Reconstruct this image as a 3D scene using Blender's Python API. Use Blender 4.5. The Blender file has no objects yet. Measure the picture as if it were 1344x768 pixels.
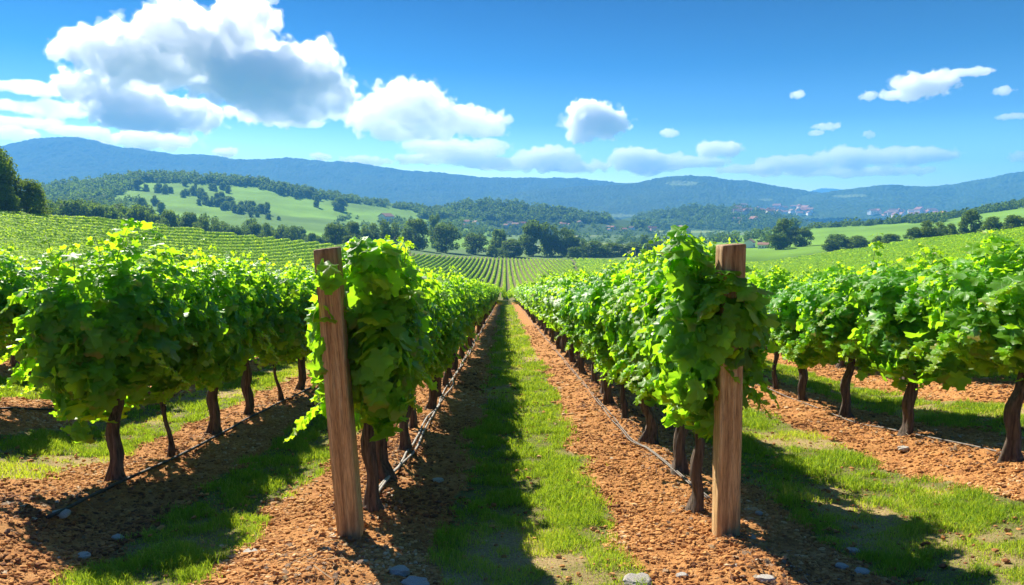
import bpy, bmesh, math, random
import numpy as np
from mathutils import Vector

C = bpy.context.scene.collection
SC = bpy.context.scene
rng = np.random.default_rng(7)
random.seed(7)
PI = math.pi

# ------------------------------------------------------------------ camera
F = 950.0                      # focal length in photo pixels (1344 wide)
PITCH = math.radians(6.25)
YAW = math.radians(0.54)       # camera turned a little to the right of the rows
CAMZ = 1.66
cam_d = bpy.data.cameras.new('camera')
cam = bpy.data.objects.new('camera', cam_d); C.objects.link(cam)
cam.location = (0, 0, CAMZ)
cam.rotation_euler = (PI/2 - PITCH, 0, -YAW)
cam_d.sensor_width = 36; cam_d.lens = 36*F/1344
cam_d.clip_start = 0.05; cam_d.clip_end = 60000
SC.camera = cam

# ------------------------------------------------------------------ light
SUN_AZ = math.radians(-33)     # left of straight ahead
SUN_EL = math.radians(41)
w = bpy.data.worlds.new('World'); SC.world = w; w.use_nodes = True
nt = w.node_tree; nt.nodes.clear()
sky = nt.nodes.new('ShaderNodeTexSky'); sky.sky_type = 'NISHITA'; sky.sun_disc = False
sky.sun_elevation = SUN_EL; sky.sun_rotation = SUN_AZ
sky.altitude = 1500; sky.air_density = 1.0; sky.dust_density = 1.2; sky.ozone_density = 4.0
bg = nt.nodes.new('ShaderNodeBackground'); bg.inputs[1].default_value = 0.06
wo = nt.nodes.new('ShaderNodeOutputWorld')
hsv = nt.nodes.new('ShaderNodeHueSaturation'); hsv.inputs['Saturation'].default_value = 1.0; hsv.inputs['Hue'].default_value = 0.495
gm = nt.nodes.new('ShaderNodeGamma'); gm.inputs[1].default_value = 1.8            # deeper contrast between the sun side and the far side of the sky
sc_ = nt.nodes.new('ShaderNodeVectorMath'); sc_.operation = 'SCALE'; sc_.inputs['Scale'].default_value = 0.40
nt.links.new(sky.outputs[0], sc_.inputs[0]); nt.links.new(sc_.outputs[0], gm.inputs[0]); nt.links.new(gm.outputs[0], hsv.inputs['Color']); tcw = nt.nodes.new('ShaderNodeTexCoord'); sxw = nt.nodes.new('ShaderNodeSeparateXYZ'); nt.links.new(tcw.outputs['Generated'], sxw.inputs[0])
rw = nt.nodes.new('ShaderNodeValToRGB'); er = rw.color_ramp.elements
SKYK = [(0.0, (1.0, 1.0, 0.70)), (0.055, (1.0, 0.88, 0.58)), (0.12, (0.30, 0.37, 0.34)), (0.19, (0.065, 0.215, 0.255)), (0.30, (0.006, 0.105, 0.170)), (0.50, (0.50, 0.58, 0.64)), (1.0, (0.80, 0.86, 0.90))]  # sky tint by elevation; stops above the frame brightened as added fill light
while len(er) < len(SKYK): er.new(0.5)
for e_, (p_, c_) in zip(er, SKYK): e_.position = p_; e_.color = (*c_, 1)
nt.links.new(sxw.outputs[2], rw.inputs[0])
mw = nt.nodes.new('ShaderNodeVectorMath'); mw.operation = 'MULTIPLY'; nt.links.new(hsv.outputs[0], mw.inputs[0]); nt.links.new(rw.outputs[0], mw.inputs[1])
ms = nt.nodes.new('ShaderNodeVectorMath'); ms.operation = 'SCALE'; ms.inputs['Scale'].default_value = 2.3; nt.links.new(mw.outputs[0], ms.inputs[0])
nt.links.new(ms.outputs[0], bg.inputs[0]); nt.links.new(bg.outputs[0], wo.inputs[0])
sd = bpy.data.lights.new('sun', 'SUN'); sd.energy = 4.6; sd.angle = math.radians(0.5); sd.color = (1.0, 0.93, 0.80)
so = bpy.data.objects.new('sun', sd); C.objects.link(so)
sdir = Vector((math.sin(SUN_AZ)*math.cos(SUN_EL), math.cos(SUN_AZ)*math.cos(SUN_EL), math.sin(SUN_EL)))
so.rotation_euler = sdir.to_track_quat('Z', 'Y').to_euler()
so.location = (-30, 40, 60)

SC.view_settings.view_transform = 'Standard'; SC.view_settings.look = 'None'
SC.view_settings.exposure = 1.5; SC.view_settings.gamma = 1.0
SC.view_settings.use_curve_mapping = False
SC.render.engine = 'CYCLES'
cy = SC.cycles
cy.max_bounces = 12; cy.diffuse_bounces = 6; cy.glossy_bounces = 2; cy.transmission_bounces = 8
cy.transparent_max_bounces = 6; cy.volume_bounces = 9
cy.use_denoising = True; cy.denoiser = 'OPENIMAGEDENOISE'
cy.sample_clamp_indirect = 6.0
cy.use_adaptive_sampling = True; cy.adaptive_threshold = 0.015
cy.caustics_reflective = False; cy.caustics_refractive = False

# ------------------------------------------------------------------ helpers
def tag(o, label=None, cat=None, group=None, kind=None):
    if label: o['label'] = label
    if cat: o['category'] = cat
    if group: o['group'] = group
    if kind: o['kind'] = kind
    return o

def ss(a, b, x):
    t = np.clip((x-a)/(b-a), 0, 1); return t*t*(3-2*t)

def _h(ix, iy, iz, s):
    n = (ix.astype(np.int64)*374761393 + iy.astype(np.int64)*668265263 + iz.astype(np.int64)*2147483647 + s*974711) & 0xffffffff
    n = ((n ^ (n >> 13))*1274126177) & 0xffffffff
    n = ((n ^ (n >> 16))*2246822519) & 0xffffffff
    return ((n ^ (n >> 15)) & 0xffffff)/float(0xffffff)

def vnoise(x, y, s=0):
    x = np.asarray(x, float); y = np.asarray(y, float)
    ix = np.floor(x); iy = np.floor(y); fx = x-ix; fy = y-iy
    fx = fx*fx*(3-2*fx); fy = fy*fy*(3-2*fy); z = np.zeros_like(ix)
    a = _h(ix, iy, z, s); b = _h(ix+1, iy, z, s); c = _h(ix, iy+1, z, s); d = _h(ix+1, iy+1, z, s)
    return (a*(1-fx)+b*fx)*(1-fy)+(c*(1-fx)+d*fx)*fy

def fbm(x, y, o=4, s=0, g=0.5):
    r = 0; a = 1; t = 0
    for k in range(o):
        r = r + a*vnoise(x*2**k+k*17.3, y*2**k-k*9.1, s+k); t += a; a *= g
    return r/t

def worley(x, y, s=0):
    ix = np.floor(x); iy = np.floor(y); best = np.full(np.shape(x), 9.0)
    for dx in (-1, 0, 1):
        for dy in (-1, 0, 1):
            cx = ix+dx; cy_ = iy+dy; z = np.zeros_like(cx)
            px = cx+_h(cx, cy_, z, s); py = cy_+_h(cx, cy_, z+1, s)
            best = np.minimum(best, (px-x)**2+(py-y)**2)
    return np.sqrt(best)

def mesh_np(name, V, Fc, attrs=None, flat=False, mats=(), mi=None):
    """V (n,3); Fc (m,k) index array or a list of such arrays; attrs name -> (n,4) colours on points."""
    me = bpy.data.meshes.new(name)
    Fl = Fc if isinstance(Fc, list) else [Fc]
    idx = np.concatenate([f.ravel() for f in Fl]).astype(np.int32)
    tot = np.concatenate([np.full(len(f), f.shape[1]) for f in Fl])
    st = np.concatenate([[0], np.cumsum(tot)[:-1]]).astype(np.int32)
    me.vertices.add(len(V)); me.vertices.foreach_set('co', np.ascontiguousarray(V, np.float32).ravel())
    me.loops.add(len(idx)); me.loops.foreach_set('vertex_index', idx)
    me.polygons.add(len(tot)); me.polygons.foreach_set('loop_start', st)
    for m in mats: me.materials.append(m)
    if mi is not None: me.polygons.foreach_set('material_index', np.asarray(mi, np.int32))
    me.polygons.foreach_set('use_smooth', np.full(len(tot), not flat))
    if attrs:
        for k, a in attrs.items():
            at = me.attributes.new(k, 'FLOAT_COLOR', 'POINT')
            at.data.foreach_set('color', np.ascontiguousarray(a, np.float32).ravel())
    me.update(calc_edges=True)
    return me

def link(name, me, parent=None, loc=None):
    o = bpy.data.objects.new(name, me); C.objects.link(o)
    if parent: o.parent = parent
    if loc is not None: o.location = loc
    return o

def empty(name, loc, rz=0):
    o = bpy.data.objects.new(name, None); C.objects.link(o)
    o.location = loc; o.rotation_euler = (0, 0, rz); o.empty_display_size = 0.2
    return o

def grid_faces(nx, ny):
    a = np.arange(nx*ny).reshape(ny, nx)
    return np.stack([a[:-1, :-1], a[:-1, 1:], a[1:, 1:], a[1:, :-1]], -1).reshape(-1, 4)

def tube(pts, rad, n=8, seed=0, rough=0.0):
    """swept tube: pts (k,3), rad (k,) -> V, F (quads, capped with a centre fan folded into quads)"""
    pts = np.asarray(pts, float); k = len(pts); rad = np.broadcast_to(rad, (k,))
    tg = np.gradient(pts, axis=0); tg /= np.linalg.norm(tg, axis=1)[:, None]+1e-9
    ref = np.array([0.31, 0.95, 0.05]) if abs(tg[0, 2]) > 0.6 else np.array([0, 0, 1.0])
    u = np.cross(tg, ref); u /= np.linalg.norm(u, axis=1)[:, None]+1e-9
    v = np.cross(tg, u)
    a = np.linspace(0, 2*PI, n, endpoint=False)
    r = rad[:, None]*np.ones(n)
    if rough:
        r = r*(1+rough*(vnoise(np.cos(a)[None]*2.2+5+np.arange(k)[:, None]*0.13, np.sin(a)[None]*2.2+np.arange(k)[:, None]*0.35, seed)*2-1)
               + rough*0.6*(vnoise(a[None]*5.5+0*np.arange(k)[:, None], np.arange(k)[:, None]*0.16+a[None]*0.3, seed+3)*2-1))
    V = pts[:, None]+r[..., None]*(np.cos(a)[None, :, None]*u[:, None]+np.sin(a)[None, :, None]*v[:, None])
    V = V.reshape(-1, 3); i = np.arange(k-1)[:, None]*n; j = np.arange(n)[None]; j2 = (j+1) % n
    Fq = np.stack([i+j, i+j2, i+n+j2, i+n+j], -1).reshape(-1, 4)
    c0 = len(V); V = np.vstack([V, pts[:1], pts[-1:]])
    jj = np.arange(n)
    t0 = np.stack([np.full(n, c0), (jj+1) % n, jj], -1); t1 = np.stack([np.full(n, c0+1), (k-1)*n+jj, (k-1)*n+(jj+1) % n], -1)
    return V, Fq, np.vstack([t0, t1])

class Acc:
    """collects vertices, quads and triangles of one mesh"""
    def __init__(s): s.V = []; s.Q = []; s.T = []; s.n = 0; s.A = []; s.mq = []; s.mt = []
    def add(s, V, Q=None, T=None, col=(1, 1, 1, 1), m=0):
        if Q is not None and len(Q): s.Q.append(np.asarray(Q)+s.n); s.mq.append(np.full(len(Q), m))
        if T is not None and len(T): s.T.append(np.asarray(T)+s.n); s.mt.append(np.full(len(T), m))
        s.V.append(V); c = np.asarray(col, float)
        s.A.append(np.broadcast_to(c, (len(V), 4)) if c.ndim == 1 else c); s.n += len(V)
    def mesh(s, name, mats, flat=False):
        Fl = []; mi = []
        if s.Q: Fl.append(np.vstack(s.Q)); mi.append(np.concatenate(s.mq))
        if s.T: Fl.append(np.vstack(s.T)); mi.append(np.concatenate(s.mt))
        return mesh_np(name, np.vstack(s.V), Fl, {'tint': np.vstack(s.A)}, flat, mats, np.concatenate(mi))

# ------------------------------------------------------------------ materials
def mat(name):
    m = bpy.data.materials.new(name); m.use_nodes = True
    m.node_tree.nodes.clear(); return m, m.node_tree.nodes, m.node_tree.links

def N(nodes, t, **kw):
    n = nodes.new(t)
    for k, v in kw.items():
        if k.startswith('i_'): n.inputs[k[2:].replace('_', ' ')].default_value = v
        else: setattr(n, k, v)
    return n

def ramp(nodes, stops):
    r = nodes.new('ShaderNodeValToRGB'); e = r.color_ramp.elements
    while len(e) < len(stops): e.new(0.5)
    for k, (p, c) in enumerate(stops): e[k].position = p; e[k].color = (*c, 1)
    return r

def leaf_material(name, dark, mid, young, trans, tmix=0.45, rough=0.38, spec=0.5, veins=False):
    """tint.r picks between dark, mid and young leaf; tint.g is a brightness wobble"""
    m, n, l = mat(name)
    a = N(n, 'ShaderNodeAttribute', attribute_name='tint')
    sp = n.new('ShaderNodeSeparateColor'); l.new(a.outputs['Color'], sp.inputs[0])
    r = ramp(n, [(0, dark), (0.5, mid), (1, young)]); l.new(sp.outputs[0], r.inputs[0])
    oi = n.new('ShaderNodeObjectInfo')
    hs = n.new('ShaderNodeHueSaturation'); l.new(r.outputs[0], hs.inputs['Color'])
    ma = N(n, 'ShaderNodeMath', operation='MULTIPLY_ADD'); ma.inputs[1].default_value = 0.7; ma.inputs[2].default_value = 0.65
    l.new(sp.outputs[1], ma.inputs[0]); l.new(ma.outputs[0], hs.inputs['Value'])
    mh = N(n, 'ShaderNodeMath', operation='MULTIPLY_ADD'); mh.inputs[1].default_value = 0.03; mh.inputs[2].default_value = 0.485
    l.new(oi.outputs['Random'], mh.inputs[0]); l.new(mh.outputs[0], hs.inputs['Hue'])
    p = N(n, 'ShaderNodeBsdfPrincipled'); p.inputs['Roughness'].default_value = rough
    p.inputs['Specular IOR Level'].default_value = spec
    leafcol = hs.outputs[0]
    if veins:                                          # tint.b, tint.alpha hold the place on the blade
        def math_(op, a, b=None, c=None):
            q = N(n, 'ShaderNodeMath', operation=op)
            for i_, v_ in enumerate((a, b, c)):
                if v_ is None: continue
                if isinstance(v_, (int, float)): q.inputs[i_].default_value = v_
                else: l.new(v_, q.inputs[i_])
            return q.outputs[0]
        lx = math_('MULTIPLY_ADD', sp.outputs[2], 1.4, -0.7); ly = math_('MULTIPLY_ADD', a.outputs['Alpha'], 1.4, -0.38)
        ang = math_('ARCTAN2', lx, ly); rad = math_('SQRT', math_('ADD', math_('MULTIPLY', lx, lx), math_('MULTIPLY', ly, ly)))
        dv = math_('MULTIPLY', math_('ABSOLUTE', math_('SINE', math_('MULTIPLY', ang, 3.3))), rad)
        vein = math_('SUBTRACT', 1.0, math_('MULTIPLY', dv, 16.0)); vein = math_('MAXIMUM', vein, 0.0)
        side = math_('MAXIMUM', math_('MULTIPLY_ADD', math_('SINE', math_('MULTIPLY_ADD', rad, 62.0, math_('MULTIPLY', dv, -40.0))), 0.30, -0.12), 0.0)
        vf = math_('MINIMUM', math_('ADD', math_('MULTIPLY', vein, 0.55), side), 1.0)
        vm = N(n, 'ShaderNodeMix', data_type='RGBA'); l.new(vf, vm.inputs[0]); l.new(hs.outputs[0], vm.inputs[6]); vm.inputs[7].default_value = (0.14, 0.32, 0.05, 1)
        edge_ = math_('MULTIPLY', math_('MAXIMUM', math_('MULTIPLY_ADD', rad, 4.0, -1.9), 0.0), math_('GREATER_THAN', sp.outputs[1], 0.93)); edge_ = math_('MINIMUM', edge_, 0.9)
        em = N(n, 'ShaderNodeMix', data_type='RGBA'); l.new(edge_, em.inputs[0]); l.new(vm.outputs[2], em.inputs[6]); em.inputs[7].default_value = (0.26, 0.15, 0.035, 1)
        leafcol = em.outputs[2]
        bp = n.new('ShaderNodeBump'); bp.inputs['Strength'].default_value = 0.5; bp.inputs['Distance'].default_value = 0.004; bp.invert = True
        l.new(vf, bp.inputs['Height']); l.new(bp.outputs[0], p.inputs['Normal'])
    l.new(leafcol, p.inputs['Base Color'])
    t = n.new('ShaderNodeBsdfTranslucent')
    r2 = ramp(n, [(0, tuple(c*0.75 for c in trans)), (0.6, trans), (1, (min(1, trans[0]*1.5), min(1, trans[1]*1.2), trans[2]))])
    l.new(sp.outputs[0], r2.inputs[0]); l.new(r2.outputs[0], t.inputs[0])
    mx = n.new('ShaderNodeMixShader'); mx.inputs[0].default_value = tmix
    l.new(p.outputs[0], mx.inputs[1]); l.new(t.outputs[0], mx.inputs[2])
    o = n.new('ShaderNodeOutputMaterial'); l.new(mx.outputs[0], o.inputs[0])
    return m

M = {}
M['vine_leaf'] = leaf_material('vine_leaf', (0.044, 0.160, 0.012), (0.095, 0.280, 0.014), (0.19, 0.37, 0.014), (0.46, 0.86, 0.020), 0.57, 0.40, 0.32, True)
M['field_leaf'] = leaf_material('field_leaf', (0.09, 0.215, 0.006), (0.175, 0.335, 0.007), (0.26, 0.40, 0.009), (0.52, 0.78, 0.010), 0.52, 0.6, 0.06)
M['tree_leaf'] = leaf_material('tree_leaf', (0.040, 0.075, 0.010), (0.075, 0.128, 0.014), (0.14, 0.20, 0.020), (0.22, 0.36, 0.015), 0.42, 0.7, 0.08)
M['grass'] = leaf_material('grass', (0.08, 0.19, 0.012), (0.20, 0.33, 0.022), (0.48, 0.42, 0.13), (0.48, 0.66, 0.03), 0.44, 0.6, 0.15)

def simple(name, col, rough=0.9, scale=8.0, var=0.35, bump=0.0, bscale=30.0):
    m, n, l = mat(name)
    tc = n.new('ShaderNodeTexCoord')
    nz = N(n, 'ShaderNodeTexNoise', i_Scale=scale, i_Detail=5.0); l.new(tc.outputs['Object'], nz.inputs['Vector'])
    r = ramp(n, [(0.3, tuple(c*(1-var) for c in col)), (0.7, tuple(min(1, c*(1+var)) for c in col))]); l.new(nz.outputs[0], r.inputs[0])
    p = N(n, 'ShaderNodeBsdfPrincipled'); p.inputs['Roughness'].default_value = rough
    p.inputs['Specular IOR Level'].default_value = 0.3
    l.new(r.outputs[0], p.inputs['Base Color'])
    if bump:
        b = N(n, 'ShaderNodeTexNoise', i_Scale=bscale, i_Detail=4.0); l.new(tc.outputs['Object'], b.inputs['Vector'])
        bp = n.new('ShaderNodeBump'); bp.inputs['Strength'].default_value = bump; bp.inputs['Distance'].default_value = 0.02
        l.new(b.outputs[0], bp.inputs['Height']); l.new(bp.outputs[0], p.inputs['Normal'])
    o = n.new('ShaderNodeOutputMaterial'); l.new(p.outputs[0], o.inputs[0])
    return m

def bark_material(name, c0, c1, sx=26, sz=3.0, bump=1.0):
    m, n, l = mat(name)
    tc = n.new('ShaderNodeTexCoord'); mp = n.new('ShaderNodeMapping'); mp.inputs['Scale'].default_value = (sx, sx, sz)
    l.new(tc.outputs['Object'], mp.inputs[0])
    nz = N(n, 'ShaderNodeTexNoise', i_Scale=1.6, i_Detail=6.0, i_Roughness=0.65); l.new(mp.outputs[0], nz.inputs['Vector'])
    r = ramp(n, [(0.32, c0), (0.66, c1)]); l.new(nz.outputs[0], r.inputs[0])
    p = N(n, 'ShaderNodeBsdfPrincipled'); p.inputs['Roughness'].default_value = 0.9; p.inputs['Specular IOR Level'].default_value = 0.2
    l.new(r.outputs[0], p.inputs['Base Color'])
    bp = n.new('ShaderNodeBump'); bp.inputs['Strength'].default_value = bump; bp.inputs['Distance'].default_value = 0.012
    l.new(nz.outputs[0], bp.inputs['Height']); l.new(bp.outputs[0], p.inputs['Normal'])
    o = n.new('ShaderNodeOutputMaterial'); l.new(p.outputs[0], o.inputs[0]); return m
M['vine_bark'] = bark_material('vine_bark', (0.020, 0.015, 0.012), (0.16, 0.118, 0.088), 30, 2.2, 1.0)
M['tree_bark'] = simple('tree_bark', (0.09, 0.065, 0.045), 0.9, 20)
M['cane'] = simple('cane', (0.16, 0.24, 0.05), 0.6, 6)

def wood_material():
    m, n, l = mat('post_wood')
    tc = n.new('ShaderNodeTexCoord')
    mp = n.new('ShaderNodeMapping'); mp.inputs['Scale'].default_value = (1, 1, 0.055); l.new(tc.outputs['Object'], mp.inputs[0])
    big = N(n, 'ShaderNodeTexNoise', i_Scale=26.0, i_Detail=3.0, i_Distortion=0.7); l.new(mp.outputs[0], big.inputs['Vector'])
    fine = N(n, 'ShaderNodeTexNoise', i_Scale=150.0, i_Detail=4.0, i_Roughness=0.7); l.new(mp.outputs[0], fine.inputs['Vector'])
    r = ramp(n, [(0.25, (0.34, 0.185, 0.078)), (0.5, (0.60, 0.365, 0.155)), (0.75, (0.74, 0.53, 0.27))]); l.new(big.outputs[0], r.inputs[0])
    r2 = ramp(n, [(0.36, (0.12, 0.095, 0.08)), (0.56, (1, 1, 1))]); l.new(fine.outputs[0], r2.inputs[0])
    mul = N(n, 'ShaderNodeMix', data_type='RGBA', blend_type='MULTIPLY'); mul.inputs[0].default_value = 0.6
    l.new(r.outputs[0], mul.inputs[6]); l.new(r2.outputs[0], mul.inputs[7])
    # weathered grey towards the top of the post
    sx = n.new('ShaderNodeSeparateXYZ'); l.new(tc.outputs['Object'], sx.inputs[0])
    wn = N(n, 'ShaderNodeTexNoise', i_Scale=5.0, i_Detail=4.0); l.new(mp.outputs[0], wn.inputs['Vector'])
    ad = N(n, 'ShaderNodeMath', operation='ADD'); l.new(sx.outputs[2], ad.inputs[0]); l.new(wn.outputs[0], ad.inputs[1])
    rw = ramp(n, [(0.45, (0, 0, 0)), (1.0, (1, 1, 1))]);
    dv = N(n, 'ShaderNodeMath', operation='MULTIPLY'); dv.inputs[1].default_value = 0.42; l.new(ad.outputs[0], dv.inputs[0]); l.new(dv.outputs[0], rw.inputs[0])
    g = N(n, 'ShaderNodeMix', data_type='RGBA', blend_type='MULTIPLY'); l.new(rw.outputs[0], g.inputs[0])
    l.new(mul.outputs[2], g.inputs[6]); g.inputs[7].default_value = (0.58, 0.56, 0.58, 1)
    p = N(n, 'ShaderNodeBsdfPrincipled'); p.inputs['Roughness'].default_value = 0.72; p.inputs['Specular IOR Level'].default_value = 0.3
    l.new(g.outputs[2], p.inputs['Base Color'])
    bp = n.new('ShaderNodeBump'); bp.inputs['Strength'].default_value = 0.9; bp.inputs['Distance'].default_value = 0.006
    l.new(fine.outputs[0], bp.inputs['Height']); l.new(bp.outputs[0], p.inputs['Normal'])
    o = n.new('ShaderNodeOutputMaterial'); l.new(p.outputs[0], o.inputs[0]); return m
M['wood'] = wood_material()
M['stone'] = simple('stone', (0.42, 0.38, 0.33), 0.85, 14, 0.3, 0.5, 40)
M['hose_black'] = simple('hose_black', (0.035, 0.034, 0.033), 0.55, 30, 0.5)
M['hose_dull'] = simple('hose_dull', (0.19, 0.165, 0.14), 0.8, 20, 0.4)
M['hose_grey'] = simple('hose_grey', (0.30, 0.27, 0.23), 0.7, 20, 0.4)

def ground_material():
    """tint: r = grass cover, g = dry patch, b = pasture (far ground)"""
    m, n, l = mat('ground')
    tc = n.new('ShaderNodeTexCoord')
    a = N(n, 'ShaderNodeAttribute', attribute_name='tint'); sp = n.new('ShaderNodeSeparateColor'); l.new(a.outputs['Color'], sp.inputs[0])
    n1 = N(n, 'ShaderNodeTexNoise', i_Scale=7.0, i_Detail=8.0, i_Roughness=0.7); l.new(tc.outputs['Object'], n1.inputs['Vector'])
    n2 = N(n, 'ShaderNodeTexNoise', i_Scale=0.9, i_Detail=4.0); l.new(tc.outputs['Object'], n2.inputs['Vector'])
    n3 = N(n, 'ShaderNodeTexNoise', i_Scale=60.0, i_Detail=4.0, i_Roughness=0.7); l.new(tc.outputs['Object'], n3.inputs['Vector'])
    dirt = ramp(n, [(0.28, (0.20, 0.082, 0.032)), (0.5, (0.43, 0.195, 0.062)), (0.75, (0.58, 0.32, 0.120))]); l.new(n1.outputs[0], dirt.inputs[0])
    dm = N(n, 'ShaderNodeMix', data_type='RGBA', blend_type='MULTIPLY'); dm.inputs[0].default_value = 0.6
    r3 = ramp(n, [(0.3, (0.5, 0.46, 0.44)), (0.6, (1, 1, 1))]); l.new(n3.outputs[0], r3.inputs[0])
    l.new(dirt.outputs[0], dm.inputs[6]); l.new(r3.outputs[0], dm.inputs[7])
    soil = ramp(n, [(0.35, (0.075, 0.085, 0.022)), (0.65, (0.20, 0.17, 0.062))]); l.new(n1.outputs[0], soil.inputs[0])
    dry = ramp(n, [(0.35, (0.22, 0.145, 0.062)), (0.65, (0.42, 0.31, 0.15))]); l.new(n3.outputs[0], dry.inputs[0])
    past = ramp(n, [(0.3, (0.06, 0.12, 0.022)), (0.7, (0.14, 0.20, 0.04))]); l.new(n2.outputs[0], past.inputs[0])
    vmap = n.new('ShaderNodeMapping'); vmap.inputs['Scale'].default_value = (0.011, 0.0055, 0.0); l.new(tc.outputs['Object'], vmap.inputs[0])
    vc = N(n, 'ShaderNodeTexVoronoi', i_Scale=1.0); l.new(vmap.outputs[0], vc.inputs['Vector'])
    vs = n.new('ShaderNodeSeparateColor'); l.new(vc.outputs['Color'], vs.inputs[0])
    vr = ramp(n, [(0.0, (0.05, 0.10, 0.02)), (0.3, (0.11, 0.19, 0.03)), (0.55, (0.22, 0.28, 0.06)), (0.75, (0.07, 0.14, 0.025)), (0.92, (0.34, 0.31, 0.13))]); vr.color_ramp.interpolation = 'CONSTANT'; l.new(vs.outputs[0], vr.inputs[0])
    pm = N(n, 'ShaderNodeMix', data_type='RGBA'); pm.inputs[0].default_value = 0.6; l.new(past.outputs[0], pm.inputs[6]); l.new(vr.outputs[0], pm.inputs[7])
    thr = N(n, 'ShaderNodeMath', operation='ADD'); l.new(sp.outputs[0], thr.inputs[0]); 
    jn = N(n, 'ShaderNodeMath', operation='MULTIPLY_ADD'); jn.inputs[1].default_value = 0.5; jn.inputs[2].default_value = -0.25; l.new(n1.outputs[0], jn.inputs[0]); l.new(jn.outputs[0], thr.inputs[1])
    tr = ramp(n, [(0.42, (0, 0, 0)), (0.62, (1, 1, 1))]); l.new(thr.outputs[0], tr.inputs[0])
    sg = N(n, 'ShaderNodeMix', data_type='RGBA'); l.new(sp.outputs[1], sg.inputs[0]); l.new(soil.outputs[0], sg.inputs[6]); l.new(dry.outputs[0], sg.inputs[7])
    mx = N(n, 'ShaderNodeMix', data_type='RGBA'); l.new(tr.outputs[0], mx.inputs[0]); l.new(dm.outputs[2], mx.inputs[6]); l.new(sg.outputs[2], mx.inputs[7])
    mp = N(n, 'ShaderNodeMix', data_type='RGBA'); l.new(sp.outputs[2], mp.inputs[0]); l.new(mx.outputs[2], mp.inputs[6]); l.new(pm.outputs[2], mp.inputs[7])
    p = N(n, 'ShaderNodeBsdfPrincipled'); p.inputs['Roughness'].default_value = 0.95; p.inputs['Specular IOR Level'].default_value = 0.15
    l.new(mp.outputs[2], p.inputs['Base Color'])
    bp = n.new('ShaderNodeBump'); bp.inputs['Strength'].default_value = 0.8; bp.inputs['Distance'].default_value = 0.02
    l.new(n3.outputs[0], bp.inputs['Height']); l.new(bp.outputs[0], p.inputs['Normal'])
    o = n.new('ShaderNodeOutputMaterial'); l.new(p.outputs[0], o.inputs[0]); return m
M['ground'] = ground_material()

def clod_material():
    m, n, l = mat('clod')
    a = N(n, 'ShaderNodeAttribute', attribute_name='tint'); sp = n.new('ShaderNodeSeparateColor'); l.new(a.outputs['Color'], sp.inputs[0])
    r = ramp(n, [(0.0, (0.15, 0.062, 0.028)), (0.35, (0.40, 0.176, 0.055)), (0.8, (0.56, 0.295, 0.105)), (1.0, (0.62, 0.43, 0.25))]); l.new(sp.outputs[0], r.inputs[0])
    p = N(n, 'ShaderNodeBsdfPrincipled'); p.inputs['Roughness'].default_value = 0.95; p.inputs['Specular IOR Level'].default_value = 0.15
    l.new(r.outputs[0], p.inputs['Base Color'])
    o = n.new('ShaderNodeOutputMaterial'); l.new(p.outputs[0], o.inputs[0]); return m
M['clod'] = clod_material()

def hill_material(name, forest, pale, pasture, sc=0.02):
    """tint.r: 1 = open pasture, 0 = wooded; tint.g: crown tone"""
    m, n, l = mat(name)
    tc = n.new('ShaderNodeTexCoord')
    a = N(n, 'ShaderNodeAttribute', attribute_name='tint'); sp = n.new('ShaderNodeSeparateColor'); l.new(a.outputs['Color'], sp.inputs[0])
    n1 = N(n, 'ShaderNodeTexNoise', i_Scale=sc, i_Detail=6.0, i_Roughness=0.65); l.new(tc.outputs['Object'], n1.inputs['Vector'])
    f = ramp(n, [(0.25, forest), (0.8, pale)])
    mm = N(n, 'ShaderNodeMath', operation='MULTIPLY_ADD'); mm.inputs[1].default_value = 0.6; l.new(sp.outputs[1], mm.inputs[0])
    m2 = N(n, 'ShaderNodeMath', operation='MULTIPLY'); m2.inputs[1].default_value = 0.5; l.new(n1.outputs[0], m2.inputs[0]); l.new(m2.outputs[0], mm.inputs[2])
    l.new(mm.outputs[0], f.inputs[0])
    g = ramp(n, [(0.35, tuple(c*0.8 for c in pasture)), (0.65, tuple(c*1.2 for c in pasture))]); l.new(n1.outputs[0], g.inputs[0])
    mx = N(n, 'ShaderNodeMix', data_type='RGBA'); l.new(sp.outputs[0], mx.inputs[0]); l.new(f.outputs[0], mx.inputs[6]); l.new(g.outputs[0], mx.inputs[7])
    p = N(n, 'ShaderNodeBsdfPrincipled'); p.inputs['Roughness'].default_value = 1.0; p.inputs['Specular IOR Level'].default_value = 0.05
    l.new(mx.outputs[2], p.inputs['Base Color'])
    o = n.new('ShaderNodeOutputMaterial'); l.new(p.outputs[0], o.inputs[0]); return m
M['mountain'] = hill_material('mountain', (0.022, 0.050, 0.016), (0.065, 0.105, 0.030), (0.15, 0.20, 0.07), 0.004)
M['pasture'] = hill_material('pasture', (0.022, 0.050, 0.014), (0.065, 0.105, 0.030), (0.165, 0.30, 0.030), 0.012)

# ------------------------------------------------------------------ view geometry (photo pixel -> world ray)
_cp, _sp = math.cos(PITCH), math.sin(PITCH)
_cy, _sy = math.cos(YAW), math.sin(YAW)
def ray(px, v):
    a = (px-672)/F; b = (384-v)/F
    y0 = _cp + b*_sp; z = -_sp + b*_cp; x0 = a
    x = x0*_cy + y0*_sy; y = -x0*_sy + y0*_cy
    return x/y, z/y                     # per metre of world y
def P(px, v, Y):
    tx, tz = ray(px, v); return np.array([tx*Y, Y, CAMZ+tz*Y])
def tpx(px): return ray(px, 330)[0]

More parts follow.
